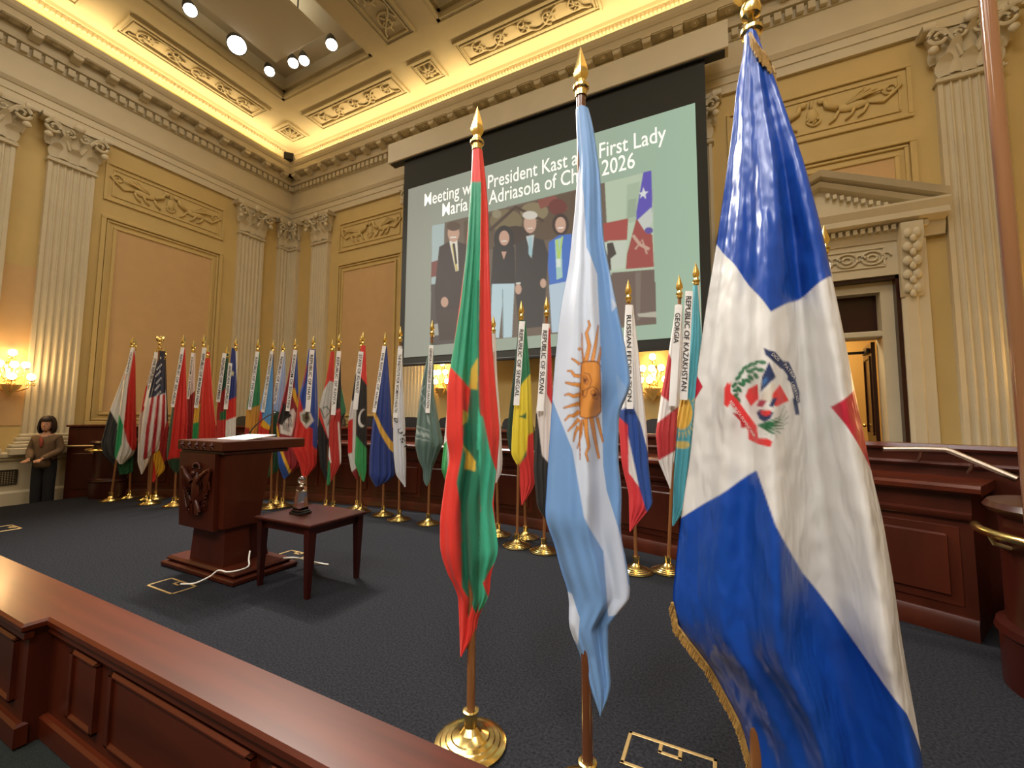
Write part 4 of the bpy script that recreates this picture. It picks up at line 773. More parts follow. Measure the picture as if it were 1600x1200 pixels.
f = Flag('plain grey green flag with a white woven band', (280, 1160), (302, 35), [(290, 165), (250, 350), (220, 560), (205, 720), (225, 810), (250, 860), (253, 930), (268, 950)], [(308, 165), (312, 450), (340, 600), (363, 710), (300, 860), (292, 930), (276, 950)], '5f7670',
  [('b9c4c0', stroke([(208, 618), (286, 645)], 4)), ('b9c4c0', stroke([(205, 685), (284, 700)], 4)), ('8fa09a', stroke([(212, 655), (286, 672)], 18)), ('c4ccc8', stroke([(215, 640), (230, 668), (242, 645), (255, 680), (268, 655), (284, 684)], 5)), ('a9b6b2', stroke([(242, 420), (262, 400)], 5)), ('a9b6b2', stroke([(240, 440), (260, 470), (240, 500)], 5)), ('a9b6b2', stroke([(250, 500), (268, 540), (280, 600)], 5)), ('a9b6b2', stroke([(276, 560), (286, 610)], 4)), ('4e625c', [(300, 740), (350, 720), (320, 840), (292, 840)])], G5)
f.ribbon((296, 175), (276, 548), 24, 'GENEVA CONSENSUS DECLARATION', (.05, .93))
f = Flag('green and white flag peeping out left of the tall red and green flag', None, (500, 40), [(455, 180), (395, 370), (375, 620), (352, 860), (380, 940)], [(530, 180), (540, 400), (560, 700), (520, 900), (420, 945)], 'd9d4d0', [('3a9a58', [(340, 740), (385, 700), (388, 900), (380, 950), (340, 950)]), (G_, [(400, 500), (560, 500), (560, 960), (400, 960)])], G5, xy=hid(725, 4.75))
f = Flag('white flag showing behind the right edge of the tall red and green flag', (105, 1080), (82, 145), [(60, 215), (50, 500), (60, 760), (90, 850)], [(94, 212), (100, 400), (113, 560), (124, 760), (120, 810), (100, 856)], 'd5cdca', [('c9a09a', [(60, 300), (90, 300), (95, 560), (60, 560)])], G6)
f = Flag('dark bottle green flag behind the yellow star flag', (222, 1092), (200, 95), [(192, 190), (160, 480), (140, 650), (150, 715), (200, 780)], [(215, 190), (235, 500), (260, 640), (262, 720), (210, 785)], '1f3b33', [], G6, depth=.15, amp=.1)
f = Flag('green yellow red flag with a small dark green star', (185, 1128), (205, 82), [(193, 172), (185, 400), (165, 620), (160, 740), (190, 790), (203, 945)], [(222, 168), (243, 400), (255, 640), (262, 860), (240, 905), (210, 950)], '25734e', [('e2cb3a', [(150, 480), (185, 470), (210, 430), (246, 390), (265, 640), (192, 785), (150, 760)]), ('d23a36', [(185, 790), (225, 740), (232, 630), (270, 620), (270, 960), (190, 960)]), ('c9b432', [(226, 420), (246, 395), (256, 640), (232, 655)]), ('2f6a44', [(190, 575), (213, 568), (224, 555), (224, 585), (210, 580)])], G6)
f.ribbon((207, 172), (182, 528), 24, 'REPUBLIC OF SENEGAL', (.1, .9), size=.7)
f = Flag('red white black flag left of the pale blue and white flag', (300, 1150), (312, 65), [(300, 182), (285, 400), (265, 560), (255, 800), (270, 960), (298, 1000)], [(326, 182), (338, 480), (345, 700), (340, 950), (310, 1005)], 'dcd4d0', [('c8323a', [(318, 200), (335, 200), (350, 560), (312, 480)]), ('2c2c2c', [(250, 560), (270, 560), (292, 740), (345, 800), (345, 1010), (250, 1010)])], G6)
f.ribbon((307, 182), (284, 552), 28, 'REPUBLIC OF SUDAN', (.08, .8), size=.7)
f = Flag('white blue red flag right of the pale blue and white flag', (125, 1138), (95, 85), [(86, 178), (75, 400), (60, 590), (72, 750), (98, 860), (100, 990)], [(114, 178), (145, 450), (165, 640), (170, 760), (186, 900), (160, 930), (106, 992)], 'dedbd8', [('2c4f98', [(50, 560), (112, 540), (140, 600), (180, 760), (195, 900), (158, 935), (90, 620)]), ('cf3a40', [(50, 570), (95, 610), (98, 780), (135, 830), (165, 930), (105, 1000), (90, 1000), (60, 700)]), ('24407e', [(62, 580), (90, 545), (95, 610)])], G7)
f.ribbon((98, 180), (102, 552), 23, 'RUSSIAN FEDERATION', (.1, .93), size=.7)
f = Flag('teal flag with a yellow sun behind the great blue and white flag', None, (343, 22), [(330, 108), (300, 450), (265, 620), (245, 830), (255, 970)], [(352, 108), (362, 300), (350, 500), (330, 700), (310, 900), (262, 972)], '4f9fae', [('dcb04a', ellipse(290, 565, 38, 62)), ('c9b46a', ellipse(290, 680, 30, 14))]+[('c9b46a', stroke([(290+44*math.cos(a), 565+70*math.sin(a)), (290+58*math.cos(a), 565+92*math.sin(a))], 7, 3)) for a in np.linspace(-.6, 2.0, 12)]+[(W_, [(345, 100), (370, 100), (375, 330), (362, 300)])], G7, xy=hid(1076, 4.6))
f.ribbon((316, 130), (296, 520), 28, 'REPUBLIC OF KAZAKHSTAN', (.05, .92), size=.7)
f = Flag('white flag with red cross pieces beside the teal sun flag', (240, 1138), (285, 68), [(268, 176), (240, 360), (215, 500), (195, 640), (205, 740), (245, 835)], [(292, 176), (292, 400), (275, 560), (266, 700), (250, 838)], 'dcd6d2', [('b23438', [(238, 340), (262, 400), (262, 540), (210, 500)]), ('b23438', [(190, 610), (280, 540), (275, 660), (268, 700), (190, 745)])], G7)
f.ribbon((277, 180), (254, 542), 26, 'GEORGIA', (.08, .38), size=.7)
f = Flag('white flag almost hidden behind the great blue and white flag', None, (1288, 352), [(1284, 408), (1280, 470), (1270, 560), (1268, 680), (1285, 760)], [(1294, 408), (1301, 430), (1303, 470), (1300, 560), (1305, 680), (1290, 762)], 'd8d5d2', [], (0, 0, 1), xy=hid(1300, 4.2), depth=.25)
f.ribbon((1293, 412), (1301, 560), 9, 'PL', (.2, .32), size=.7)

# ---- the three tall flags in front
Z1 = lambda x, y: (660+x/2.181, 150+y/2.181); Z2 = lambda x, y: (660+x/2.181, 650+y/2.181)
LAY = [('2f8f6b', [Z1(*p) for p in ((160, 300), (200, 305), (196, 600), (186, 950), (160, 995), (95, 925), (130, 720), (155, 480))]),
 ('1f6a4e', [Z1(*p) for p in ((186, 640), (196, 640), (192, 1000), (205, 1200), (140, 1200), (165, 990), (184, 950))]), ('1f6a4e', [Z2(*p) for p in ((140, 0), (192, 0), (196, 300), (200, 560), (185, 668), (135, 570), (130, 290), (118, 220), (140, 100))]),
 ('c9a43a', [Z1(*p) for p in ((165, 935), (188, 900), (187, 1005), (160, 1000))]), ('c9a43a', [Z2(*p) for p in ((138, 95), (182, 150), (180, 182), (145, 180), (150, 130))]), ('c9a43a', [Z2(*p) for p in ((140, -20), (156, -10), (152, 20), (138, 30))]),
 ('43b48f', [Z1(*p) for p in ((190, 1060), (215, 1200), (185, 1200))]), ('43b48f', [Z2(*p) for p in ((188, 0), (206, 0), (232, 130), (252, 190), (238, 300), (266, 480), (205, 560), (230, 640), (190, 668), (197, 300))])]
Lf = [(738, 237), (735, 300), (728, 400), (718, 480), (706, 560), (699, 600), (697, 690), (704, 712), (697, 740), (687, 810), (687, 865), (704, 911), (715, 922), (717, 962), (719, 1019)]
Rt = [(754, 237), (760, 290), (763, 333), (765, 425), (769, 540), (775, 608), (781, 677), (776, 737), (771, 787), (780, 868), (768, 890), (764, 940), (747, 958), (746, 989), (722, 1021)]
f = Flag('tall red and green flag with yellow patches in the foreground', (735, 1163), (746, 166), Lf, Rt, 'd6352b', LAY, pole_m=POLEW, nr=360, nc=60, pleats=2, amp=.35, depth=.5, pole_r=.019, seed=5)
A1_ = lambda x, y: (830+x/2.222, 60+y/2.222); A2_ = lambda x, y: (830+x/2.0, 600+y/2.0); A3_ = lambda x, y: (850+x/4.613, 470+y/4.613)
WB = 'c4cddb'; LB = '6f98c9'
LAY = [(WB, [A1_(*p) for p in ((165, 430), (182, 560), (192, 740), (228, 830), (236, 1000), (240, 1200), (60, 1200), (100, 950), (130, 800), (150, 600))]),
 (WB, [A2_(*p) for p in ((30, -30), (218, -30), (224, 250), (235, 330), (278, 470), (302, 620), (312, 640), (305, 705), (240, 720), (225, 520), (165, 400), (130, 200), (66, 50), (50, 20))]),
 (WB, [A2_(*p) for p in ((110, 655), (128, 655), (152, 720), (146, 815), (110, 780))]), ('98b2d6', [A1_(*p) for p in ((266, 800), (292, 930), (276, 955))]), ('7f9fc6', [A3_(*p) for p in ((518, 530), (590, 640), (600, 700), (535, 780))]), ('b9c6d8', [A3_(*p) for p in ((480, 0), (525, 50), (487, 95))])]
SUN = 'd0893c'; BRN = '6e3a28'
def sunray(pts, w, w1): return [(BRN, stroke([A3_(*p) for p in pts], w/4.6, w1/4.6)), (SUN, stroke([A3_(*p) for p in pts], (w-7)/4.6, max(w1-7, 2)/4.6))]
for pts, w, w1 in [(((262, 480), (232, 455), (200, 432)), 22, 12), (((262, 560), (225, 555), (200, 520), (168, 515)), 30, 12), (((262, 620), (210, 612), (155, 595)), 34, 14), (((262, 685), (215, 695), (180, 678), (148, 685)), 34, 12), (((262, 745), (200, 760), (142, 775)), 32, 12), (((258, 800), (215, 830), (185, 830), (152, 865)), 34, 12), (((255, 850), (215, 895), (175, 938)), 28, 12), (((250, 900), (228, 950), (215, 1010)), 26, 10), (((262, 860), (258, 1000), (262, 1135)), 14, 8), (((280, 850), (270, 960), (240, 1060)), 18, 8),
  (((300, 850), (305, 950), (322, 1040), (302, 1090), (318, 1145)), 34, 14), (((340, 845), (365, 990), (395, 1135)), 36, 18), (((380, 840), (410, 960), (425, 1020)), 26, 12), (((300, 465), (325, 350), (305, 260), (328, 210), (318, 172)), 34, 14), (((345, 465), (370, 330), (388, 200)), 32, 10), (((285, 465), (275, 360), (274, 260)), 16, 6), (((385, 470), (400, 400), (402, 350)), 24, 8), (((265, 380), (250, 365)), 22, 18)]: LAY += sunray(pts, w, w1)
LAY += [(BRN, [A3_(*p) for p in ((268, 462), (300, 452), (380, 458), (402, 480), (412, 800), (380, 838), (300, 852), (258, 838), (256, 700))]), (SUN, [A3_(*p) for p in ((274, 470), (300, 460), (378, 466), (396, 486), (405, 796), (376, 830), (300, 844), (264, 832), (262, 700))])]
LAY += [(BRN, stroke([A3_(*p) for p in ps], 1.3)) for ps in (((290, 535), (325, 545), (340, 590), (325, 635), (290, 655), (272, 690)), ((300, 700), (312, 650), (345, 630), (380, 650), (396, 690)), ((275, 650), (285, 690), (300, 705), (280, 700)), ((283, 560), (300, 555), (320, 590), (312, 615), (290, 605), (283, 565)), ((335, 665), (355, 655), (385, 690), (380, 715), (350, 710), (335, 670)))]+[(BRN, ellipse(*A3_(299, 586), 2.2, 3.4)), (BRN, ellipse(*A3_(360, 688), 3, 2.6))]
Lf = [A1_(*p) for p in ((155, 252), (157, 330), (163, 430), (152, 600), (130, 800), (100, 950), (80, 1150))]+[A2_(*p) for p in ((55, 200), (40, 430), (65, 480), (95, 600), (118, 655), (117, 780), (145, 815), (170, 930), (212, 1020))]
Rt = [A1_(*p) for p in ((200, 252), (216, 310), (240, 480), (250, 700), (270, 800), (300, 950), (330, 1090), (345, 1190))]+[A2_(*p) for p in ((312, 25), (285, 60), (274, 85), (272, 240), (284, 330), (280, 480), (292, 520), (312, 640), (304, 702), (243, 722), (240, 830), (252, 960), (217, 1022))]
f = Flag('tall pale blue and white flag with a golden sun face in the foreground', (917, 1213), (907, 73), Lf, Rt, LB, LAY, pole_m=DPOLE, nr=640, nc=130, pleats=1.5, amp=.30, depth=.5, pole_r=.021, seed=11, xy=(-.52, 1.72))
# great blue and white satin flag
D = lambda x, y: (1030+x/2, y/2); D2 = lambda x, y: (1030+x/2, 600+y/2); E_ = lambda x, y: (1110+x/6.67, 530+y/6.67)
Lf = [(1163, 56), (1160, 100), (1152, 125), (1145, 200), (1132, 300), (1120, 385), (1105, 475), (1090, 580), (1080, 700), (1062, 815), (1052, 900), (1047, 950), (1055, 990), (1105, 1050), (1155, 1140), (1172, 1200), (1190, 1290)]
Rt = [(1184, 56), (1194, 85), (1212, 130), (1230, 185), (1255, 260), (1280, 360), (1297, 440), (1320, 550), (1332, 610), (1360, 735), (1380, 810), (1400, 910), (1420, 1035), (1440, 1150), (1447, 1200), (1455, 1290)]
BL = '16469f'; WS = 'd6d4d0'
LAY = [(WS, [(1060, 300), (1120, 385), (1200, 503), (1300, 436), (1480, 500), (1480, 1300), (1000, 1300), (1000, 400)]),
 (BL, [(1030, 828), (1062, 812), (1180, 728), (1205, 800), (1250, 885), (1330, 995), (1400, 1085), (1447, 1192), (1460, 1300), (1000, 1300), (1000, 850)]),
 ('b4253a', [(1345, 600), (1290, 637), (1320, 680), (1362, 740), (1380, 740)]), ('b4253a', [(1080, 570), (1099, 605), (1084, 628)])]
GR, NV, RD = '2f6e4a', '27375e', 'd63a3c'
for x, y, r in ((290, 640, .9), (265, 600, -.6), (300, 540, .9), (255, 500, -.8), (320, 490, .5), (290, 430, -.7), (345, 470, 1.2), (320, 380, -.8), (385, 460, .6), (360, 330, -.5), (410, 430, .8), (405, 310, -.7), (460, 420, 1.0), (455, 300, -.5), (500, 370, .2), (520, 300, .3), (270, 550, -.2), (400, 370, .4), (440, 355, -.3)): LAY.append((GR, [E_(*p) for p in ellipse(x, y, 38, 19, r)]))
for x, y in ((730, 700), (760, 750), (780, 800), (770, 860), (730, 920), (690, 970), (640, 1010), (590, 1010), (540, 980), (640, 900), (600, 930), (660, 850), (700, 780)): LAY.append((GR, stroke([E_(480, 890), E_((480+x)/2+80, (890+y)/2+20), E_(x, y)], 2.2, .8)))
LAY += [(RD, [E_(*p) for p in ((155, 530), (190, 470), (205, 500), (225, 450), (215, 570), (290, 650), (390, 790), (470, 900), (480, 1010), (560, 1010), (610, 1040), (590, 1090), (480, 1070), (390, 1030), (390, 950), (300, 790), (210, 680), (190, 720), (150, 690))]), ('b02a30', [E_(*p) for p in ((230, 770), (300, 780), (370, 880), (360, 920), (320, 920), (310, 850))]),
 (NV, [E_(*p) for p in ((530, 165), (580, 190), (640, 200), (720, 280), (780, 280), (860, 420), (860, 450), (900, 560), (905, 660), (880, 680), (900, 790), (850, 790), (820, 640), (840, 620), (800, 480), (760, 450), (770, 420), (720, 360), (690, 350), (580, 260), (545, 230))]),
 (NV, [E_(*p) for p in ((580, 300), (645, 440), (500, 580), (515, 440))]), ('3f6fa8', [E_(*p) for p in ((520, 470), (560, 430), (560, 480), (520, 530))]), (RD, [E_(*p) for p in ((475, 500), (485, 640), (415, 710), (360, 610), (390, 540))]), (RD, [E_(*p) for p in ((685, 505), (780, 655), (640, 720), (600, 610))]), ('cfc6b8', [E_(*p) for p in ((520, 590), (620, 480), (640, 520), (590, 680), (500, 640))]), (NV, [E_(*p) for p in ((610, 640), (660, 630), (620, 720), (575, 715))]), ('a0364a', [E_(*p) for p in ((490, 650), (560, 660), (520, 720), (465, 710))]), (NV, [E_(*p) for p in ((465, 770), (500, 740), (620, 770), (590, 830), (535, 860), (490, 830))]), (RD, [E_(*p) for p in ((500, 750), (600, 750), (590, 790), (545, 808), (505, 785))])]
f = Flag('great blue and white satin flag with a crest and gold fringe, largest in the foreground', None, (1174, -32), Lf, Rt, BL, LAY, pole_m=POLEW, nr=620, nc=190, pleats=1.6, amp=.28, depth=.34, xy=(.05, 1.62), clothm=SATIN, finial=EAGLE, pole_r=.02, seed=3)
DRF = f; LET = mat('crest_lettering', 'd9d6d0', .7)
for wd, a_, b_, h in (('DIOS', (600, 235), (668, 290), 34), ('PATRIA', (722, 320), (835, 445), 38), ('LIBERTAD', (800, 480), (868, 660), 36)):
    f.on_cloth_text(wd, E_(*a_), E_(*b_), h/6.67, LET, .004, 0)
f.on_cloth_text('REPUBLICA DOMINICANA', E_(205, 665), E_(440, 1005), 30/6.67, LET, .004, 0)
def fringe(flag, pts, ln, dirv, n, name='fringe'):
    """a braid band with hanging threads along a cloth edge"""
    mb = MB(); P0 = np.array(pts, float); seg = np.concatenate([[0], np.cumsum(np.linalg.norm(np.diff(P0, axis=0), axis=1))]); tt = np.linspace(0, seg[-1], n)
    ex = np.stack([np.interp(tt, seg, P0[:, 0]), np.interp(tt, seg, P0[:, 1])], 1)
    def w3(p, dd):
        aa, z = flag.plane(*p); v_ = flag.a*aa-flag.n*dd; return Vector((v_.x, v_.y, z-flag.P.z))
    for p in ex:
        l = ln*random.uniform(.85, 1.1); q_ = (p[0]+dirv[0]*l+random.uniform(-1, 1), p[1]+dirv[1]*l); dd = .03+random.uniform(-.008, .008)
        A_ = Vector(flag.surf([p], .004+dd*.2)[0]); B__ = A_+(w3(q_, dd)-w3(p, dd)); mb.tube([A_, (A_+B__)/2+Vector((0, 0, .001)), B__], .0022, 4)
    mb.tube([Vector(flag.surf([p], .008)[0]) for p in ex[::4]], .006, 6)
    o = mb.build(name, FRINGE, flag.t); o['kind'] = 'stuff'; return o
fringe(f, [(1048, 948), (1055, 985), (1105, 1048), (1155, 1138), (1173, 1200), (1191, 1288)], 13, (-.35, .93), 330)
fringe(f, [(1171, 66), (1180, 84), (1196, 98), (1207, 112), (1211, 124)], 22, (.12, .99), 60)
# bare varnished pole at the right edge
t = thing('bare_flagpole', 'glossy copper brown pole rising out of view along the right edge', 'pole', (.62, 1.4, 0))
autosmooth(MB().lathe([(.0155, .1), (.0155, 3.1)], seg=18).build('shaft', mat('copper_varnish', '9a6a48', .1, noise=.3, nscale=14, stretch=(1, 1, .06), coat=.8), t)); link('stand_base', BASEM, BRASS, t); link('finial', SPEAR, BRASS, t, loc=(0, 0, 3.1))
p = ONY(1594, 612, 6.9)
t = thing('dark_post', 'slim dark post with a brass cap at the right edge behind the rostrum', 'post', (p.x+.07, 6.9, 0))
autosmooth(MB().lathe([(.06, 0), (.06, p.z-.2), (.07, p.z-.19), (.07, p.z-.03)], seg=14).build('shaft', DWOOD, t)); autosmooth(MB().lathe([(.085, p.z-.03), (.09, p.z), (.04, p.z+.02), (.001, p.z+.03)], seg=14).build('cap', BRASS, t))

# ================================================================== LECTERN, TABLE, SMALL THINGS
lx, ly = -4.5, 2.34
lc = thing('lectern', 'mahogany lectern with carved eagle and row of stars', 'lectern', (lx, ly, 0))
def tbox(z0, z1, a, b):     # tapered block: (x0,x1,y0,y1) at bottom and top
    return MB().loft([[(q[0], q[2], z), (q[1], q[2], z), (q[1], q[3], z), (q[0], q[3], z)] for q, z in ((a, z0), (b, z1))])
MB().box(-.58, .62, -.03, .60, 0, .05, .012).build('base_step', WOOD, lc); MB().box(-.54, .58, .0, .56, .05, .10, .02).build('base_step', WOOD, lc)
tbox(.10, .46, (-.23, .33, .05, .30), (-.20, .31, .06, .28)).build('pedestal', WOOD, lc); tbox(.10, .46, (-.12, .30, .30, .5), (-.10, .26, .28, .44)).build('pedestal_rear', DWOOD, lc)
tbox(.45, 1.15, (-.34, .345, 0.02, .36), (-.36, .36, 0, .45)).build('body', WOOD, lc)
tbox(.43, 1.14, (-.32, .26, -.02, .03), (-.34, .27, -.045, .01)).build('front_panel', WOOD, lc)
MB().box(-.36, .37, -.02, .62, 1.13, 1.165, .008).build('neck_moulding', DWOOD, lc)
top = MB().box(-.37, .385, -.05, .80, 1.165, 1.26, .008).build('reading_top', WOOD, lc)
st = MB(); stp = []
for k in range(10):
    a = PI/2+k*PI/5; r = .042 if k % 2 == 0 else .018; stp.append((r*math.cos(a), r*math.sin(a)))
st.loft([[(x, 0, z) for x, z in stp], [(x*.3, -.018, z*.3) for x, z in stp]]); STM = st.mesh('star')
for k in range(5): link('star', STM, WOOD, lc, loc=(-.31+.125*k+.03, -.05, 1.212))
eg = MB(); ez = .80; ey = -.045
def et(pts, r): eg.tube([(x, ey-.004-yy, ez+z) for x, z, yy in pts], r, 6)
eg.loft([[(w*math.cos(a), ey-(d*math.sin(a) if math.sin(a) > 0 else 0), ez+z) for a in np.linspace(0, 2*PI, 13)[:-1]] for w, d, z in ((.01, .005, -.16), (.045, .02, -.13), (.07, .035, -.04), (.065, .035, .05), (.03, .03, .10), (.022, .025, .13), (.005, .01, .16))])
eg.ball((-.02, ey-.02, ez+.15), .028, 8); et([(-.04, .15, .02), (-.07, .135, .02)], .009)
for s_ in (-1, 1):
    et([(s_*.05, .07, .02), (s_*.12, .13, .03), (s_*.2, .19, .02), (s_*.24, .20, .01)], lambda t: .024*(1-.5*t))
    for k in range(7):
        t0 = k/6; x0, z0 = s_*(.07+.16*t0), .07+.12*t0; et([(x0, z0, .015), (x0+s_*(.02-.03*t0), z0-.10-.03*(1-t0), .012), (x0-s_*.03*(1-t0)+s_*.0, z0-.22+.04*t0, .004)], lambda t: .014*(1-.5*t))
    et([(s_*.04, -.10, .015), (s_*.09, -.17, .015), (s_*.10, -.20, .01)], .016); et([(s_*.06, -.2, .012), (s_*.12, -.17, .012), (s_*.16, -.08, .012), (s_*.18, -.02, .01)], .008)
    for k in range(4): et([(s_*(.13+.01*k), -.15+.035*k, .01), (s_*(.17+.01*k), -.13+.035*k, .012)], .008)
    for k in range(3): et([(s_*.02*k, -.13, .01), (s_*.035*k, -.23, .006)], .014)
for k in range(9): a = PI*k/8; eg.ball((.055*math.cos(a), ey-.012, ez+.20+.045*math.sin(a)), .014, 6)
autosmooth(eg.build('eagle_carving', WOOD, lc), 60)
MB().box(-.07, .24, .12, .36, 1.262, 1.267).build('paper', PAPER, lc) if False else None
pp = thing('paper_sheet', 'white paper sheets lying on the lectern top', 'paper', (lx+.12, ly+.36, 1.262), .1); m = MB()
m.add([(-.2, -.2, 0), (.2, -.2, 0), (.2, .14, .035), (-.2, .14, .035), (-.2, -.2, .006), (.2, -.2, .006), (.2, .14, .041), (-.2, .14, .041)], [(3, 2, 1, 0), (4, 5, 6, 7), (0, 1, 5, 4), (1, 2, 6, 5), (2, 3, 7, 6), (3, 0, 4, 7)]); m.build('sheet', PAPER, pp)
pm = ONY(390, 684, ly+.62); mc = thing('gooseneck_microphone', 'thin black gooseneck microphone rising from the lectern', 'microphone', (pm.x, ly+.62, 1.262))
autosmooth(MB().lathe([(.03, 0), (.03, .012), (.012, .02), (.01, .05)], seg=12).build('mount', DARK, mc))
b0 = Vector((0, 0, .05)); Om = Vector(mc.location); gp = [b0]+[ONY(u, v, ly+.55)-Om for u, v in ((396, 668), (408, 657), (420, 649), (429, 646))]; b3 = gp[-1]
autosmooth(MB().tube(gp, .0065, 8).build('gooseneck', DARK, mc)); autosmooth(MB().ball(b3, .014, 10, 1.6, 1, 1).build('capsule', DARK, mc))
tb = thing('side_table', 'small dark mahogany side table beside the lectern', 'table', (-3.42, 2.72, 0))
MB().box(-.37, .37, -.31, .31, .575, .605, .008).build('table_top', DWOOD, tb)
for q_ in ((-.32, .32, -.27, -.25), (-.32, .32, .25, .27)): MB().box(*q_, .51, .575).build('apron', DWOOD, tb)
for q_ in ((-.32, -.30, -.27, .27), (.30, .32, -.27, .27)): MB().box(*q_, .51, .575).build('apron', DWOOD, tb)
for sx in (-1, 1):
    for sy in (-1, 1):
        cx_, cy_ = sx*.31, sy*.26
        MB().loft([[(cx_-w, cy_-w, z), (cx_+w, cy_-w, z), (cx_+w, cy_+w, z), (cx_-w, cy_+w, z)] for w, z in ((.018, 0), (.032, .50), (.032, .575))]).build('leg', DWOOD, tb)
aw = thing('crystal_award', 'clear crystal award topped by a ball on the side table', 'award', (-3.50, 2.66, .605))
MB().box(-.075, .075, -.06, .06, 0, .025, .004).box(-.065, .065, -.05, .05, .025, .04, .004).build('plinth', mat('black_glass', '0c0c0e', .08, coat=1), aw)
tbox(.04, .20, (-.055, .055, -.04, .04), (-.035, .035, -.028, .028)).build('crystal_stem', GLASS, aw); MB().box(-.035, .035, -.03, .03, .203, .25, .006).build('crystal_block', GLASS, aw); autosmooth(MB().lathe([(.02, .25), (.012, .262), (.02, .27)], seg=12).build('neck', STEEL, aw)); MB().lathe([(max(.001, .036*math.sin(PI*k/12)), .305-.036*math.cos(PI*k/12)) for k in range(13)], seg=20).build('crystal_ball', GLASS, aw, True)
def floor_box(c, w, d, label, rz=0, cut=True):
    t = thing('floor_box', label, 'floor box', c, rz, group='brass trimmed floor boxes'); b = .017
    for q_ in ((-w, w, -d, -d+b), (-w, w, d-b, d), (-w, -w+b, -d, d), (w-b, w, -d, d)): MB().box(*q_, 0, .006, .002).build('trim', BRASSD, t)
    MB().box(-w+b, w-b, -d+b, d-b, 0, .003).build('carpet_lid', CARPET, t)
    if cut:
        for q_ in ((-.05, .05, d*.25, d*.25+b), (-.05, -.05+b, d*.25, d-b), (.05-b, .05, d*.25, d-b)): MB().box(*q_, 0, .007, .002).build('cable_flap_trim', BRASSD, t)
    return t
floor_box((-4.39, 2.09, 0), .21, .10, 'brass trimmed floor box with the white cable left of the lectern')
floor_box((-4.2, 3.14, 0), .17, .09, 'brass trimmed floor box behind the lectern and side table')
floor_box((-.26, 2.07, 0), .19, .105, 'brass trimmed floor box at the bottom edge near the great satin flag')
floor_box((-8.5, 2.09, 0), .19, .105, 'brass trimmed floor box at the far left edge')
cb = [FL(294, 913, .01), FL(310, 897, .02), FL(330, 890, .11), FL(352, 893, .115), FL(372, 888, .12), FL(379, 880, .13), FL(376, 877, .16)]
def smooth(pts, n=8):
    out = []; P_ = [pts[0]]+list(pts)+[pts[-1]]
    for i in range(1, len(P_)-2):
        for k in range(n):
            t_ = k/n; a_, b_, c_, d_ = P_[i-1], P_[i], P_[i+1], P_[i+2]; out.append(.5*((2*b_)+(c_-a_)*t_+(2*a_-5*b_+4*c_-d_)*t_**2+(3*b_-a_-3*c_+d_)*t_**3))
    return out+[pts[-1]]
cb = [Vector((-4.35, 2.14, .008)), Vector((-4.25, 2.2, .012)), Vector((-4.16, 2.27, .06)), Vector((-4.1, 2.31, .112)), Vector((-4.0, 2.33, .11)), Vector((-3.95, 2.40, .11)), Vector((-3.97, 2.5, .112)), Vector((-4.05, 2.55, .15)), Vector((-4.12, 2.6, .2))]
autosmooth(tag(MB().tube(smooth(cb), .007, 8).build('power_cable', CABLE), 'white cable running from the floor box onto the lectern base', 'cable'))
cb = [Vector((-3.9, 2.8, .11)), Vector((-3.8, 2.86, .108)), Vector((-3.76, 2.98, .05)), Vector((-3.70, 3.06, .012)), Vector((-3.6, 3.08, .01))]
autosmooth(tag(MB().tube(smooth(cb), .009, 8).build('power_cable', CABLE), 'short white cable beside the table legs behind the lectern', 'cable'))

# ================================================================== PERSON
px_, py_ = -10.88, 3.07
pr = thing('person', 'person in a brown jacket and black trousers standing at the far left', 'person', (px_, py_, -.2), math.radians(50))
def skin(name, chain, m_, parent, sub=2):
    vs, es, rs_ = [], [], []
    for path in chain:
        prev = None
        for x, y, z, r in path:
            key = (round(x, 4), round(y, 4), round(z, 4)); hit = next((i for i, v in enumerate(vs) if (round(v[0], 4), round(v[1], 4), round(v[2], 4)) == key), None)
            if hit is None: vs.append((x, y, z)); rs_.append(r); hit = len(vs)-1
            if prev is not None: es.append((prev, hit))
            prev = hit
    me = bpy.data.meshes.new(name); me.from_pydata(vs, es, []); o = bpy.data.objects.new(name, me); COL.objects.link(o); o.parent = parent
    sm = o.modifiers.new('skin', 'SKIN'); sm.use_smooth_shade = True
    for v, r in zip(me.skin_vertices[0].data, rs_): v.radius = r if isinstance(r, tuple) else (r, r)
    me.skin_vertices[0].data[0].use_root = True
    o.modifiers.new('sub', 'SUBSURF').levels = sub; o.modifiers['sub'].render_levels = sub
    dg = bpy.context.evaluated_depsgraph_get(); m2 = bpy.data.meshes.new_from_object(o.evaluated_get(dg)); bpy.data.objects.remove(o)
    m2.materials.clear(); return link(name, m2, m_, parent, True)
# local frame: faces -y, x to the person's left
def hand(sx, w):          # wrist point -> palm and five fingers
    wx, wy, wz = w; ch = [[(wx, wy, wz, .026), (wx, wy-.04, wz-.01, (.034, .02)), (wx, wy-.075, wz-.015, (.036, .018))]]
    for i, (dx, ln) in enumerate(((-.027, .05), (-.009, .06), (.009, .056), (.027, .045))):
        ch.append([(wx, wy-.075, wz-.015, (.036, .018)), (wx+dx, wy-.085, wz-.017, .010), (wx+dx*1.15, wy-.085-ln*.6, wz-.022, .009), (wx+dx*1.15, wy-.085-ln, wz-.045, .0075)])
    ch.append([(wx, wy-.04, wz-.01, (.034, .02)), (wx-sx*.045, wy-.06, wz-.01, .011), (wx-sx*.055, wy-.095, wz-.02, .009)])
    return ch
body = [[(0, 0, .86, .13), (0, 0, 1.0, .135), (0, -.005, 1.16, .15), (0, -.005, 1.27, .12), (0, -.01, 1.36, .05), (0, -.02, 1.43, .048)]]
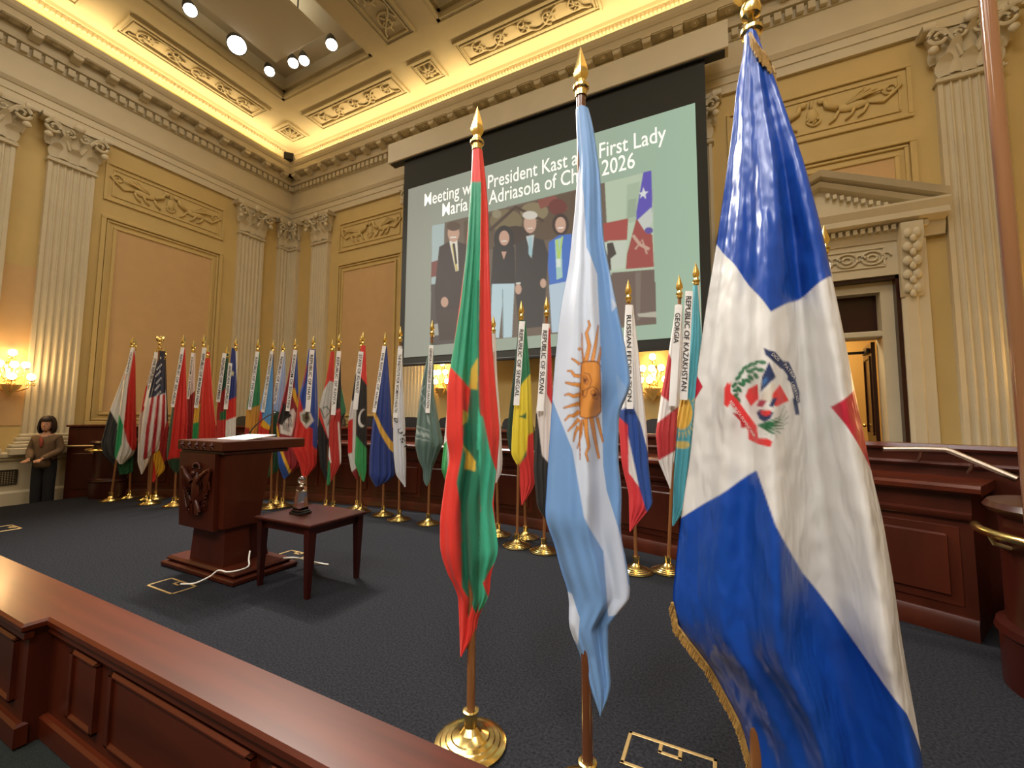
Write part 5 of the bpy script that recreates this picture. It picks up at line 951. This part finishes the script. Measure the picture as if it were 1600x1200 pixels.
for s_ in (-1, 1):
    body.append([(0, 0, .86, .13), (s_*.075, 0, .80, .10), (s_*.078, -.01, .45, .085), (s_*.08, .01, .12, .08), (s_*.08, -.02, .045, .045), (s_*.085, -.13, .03, .035)])
    w = (s_*.08, -.30, .92); body.append([(0, -.005, 1.27, .12), (s_*.14, 0, 1.28, .062), (s_*.19, .0, 1.05, .05), w+(.03,)]); body += hand(s_, w)[0:0]
bd = skin('body', body, SKIN, pr)
TRO = mat('black_trousers', '17151a', .85); bd.data.materials.append(TRO)
for pl in bd.data.polygons:
    if pl.center.z < .92: pl.material_index = 1
for s_ in (-1, 1): skin('hand', hand(s_, (s_*.08, -.30, .92)), SKIN, pr, 1)
JK = mat('brown_jacket', '6d553c', .85, noise=.35, nscale=9)
jk = [[(0, 0, .72, .165), (0, 0, .86, .158), (0, 0, 1.0, .155), (0, -.005, 1.16, .165), (0, -.005, 1.27, .13), (0, -.008, 1.335, .065)]]
for s_ in (-1, 1): jk.append([(0, -.005, 1.27, .13), (s_*.145, 0, 1.275, .075), (s_*.195, .0, 1.05, .068), (s_*.10, -.24, .945, .052), (s_*.085, -.285, .925, .05)])
skin('jacket', jk, JK, pr)
sf = skin('scarf', [[(-.03, -.13, 1.30, .02), (.0, -.155, 1.22, .03), (.0, -.165, 1.12, .02)]], mat('red_scarf', '8a3a2c', .8), pr, 1)
hd = MB(); hd.loft([[(w*math.cos(a), -.03+d*math.sin(a)-o_, z) for a in np.linspace(0, 2*PI, 17)[:-1]] for w, d, o_, z in ((.03, .035, .04, 1.405), (.05, .06, .03, 1.43), (.066, .082, .012, 1.48), (.072, .092, .005, 1.53), (.072, .094, 0, 1.57), (.06, .08, 0, 1.62), (.02, .03, 0, 1.645))])
hd.ball((0, -.135, 1.505), .013, 8, .9, 1.2, 1.5)
for s_ in (-1, 1): hd.ball((s_*.074, -.02, 1.52), .018, 8, .4, .8, 1.2)
hdo = autosmooth(hd.build('head', SKIN, pr), 60)
for s_ in (-1, 1): MB().ball((s_*.028, -.115, 1.53), .010, 8, 1.3, .6, .8).build('eye', INK, hdo, True)
MB().ball((0, -.115, 1.462), .014, 8, 1.6, .5, .45).build('mouth', mat('lip', '9a5a4c', .6), hdo, True)
hr_ = MB(); n_ = 20
for a0_, a1_ in ((-.55, PI+.55),):
    rows = []
    for w, d, z in ((.001, .001, 1.675), (.06, .07, 1.665), (.095, .11, 1.62), (.115, .13, 1.55), (.125, .135, 1.47), (.115, .12, 1.40), (.10, .10, 1.37)):
        out = [(w*math.cos(a0_+(a1_-a0_)*k/n_), -.025+d*math.sin(a0_+(a1_-a0_)*k/n_), z+.008*math.sin(k*2.1)) for k in range(n_+1)]
        inn = [(x*.8, -.025+(y+.025)*.8, z-.004) for x, y, z in reversed(out)]; rows.append(out+inn)
    hr_.loft(rows)
hr_.loft([[(w*math.cos(a), -.035+d*math.sin(a), z) for a in np.linspace(0, 2*PI, 17)[:-1]] for w, d, z in ((.082, .10, 1.575), (.09, .108, 1.61), (.07, .085, 1.66), (.01, .012, 1.68))])
autosmooth(hr_.build('hair', mat('dark_brown_hair', '2c1a14', .6, noise=.4, nscale=30), pr), 70)
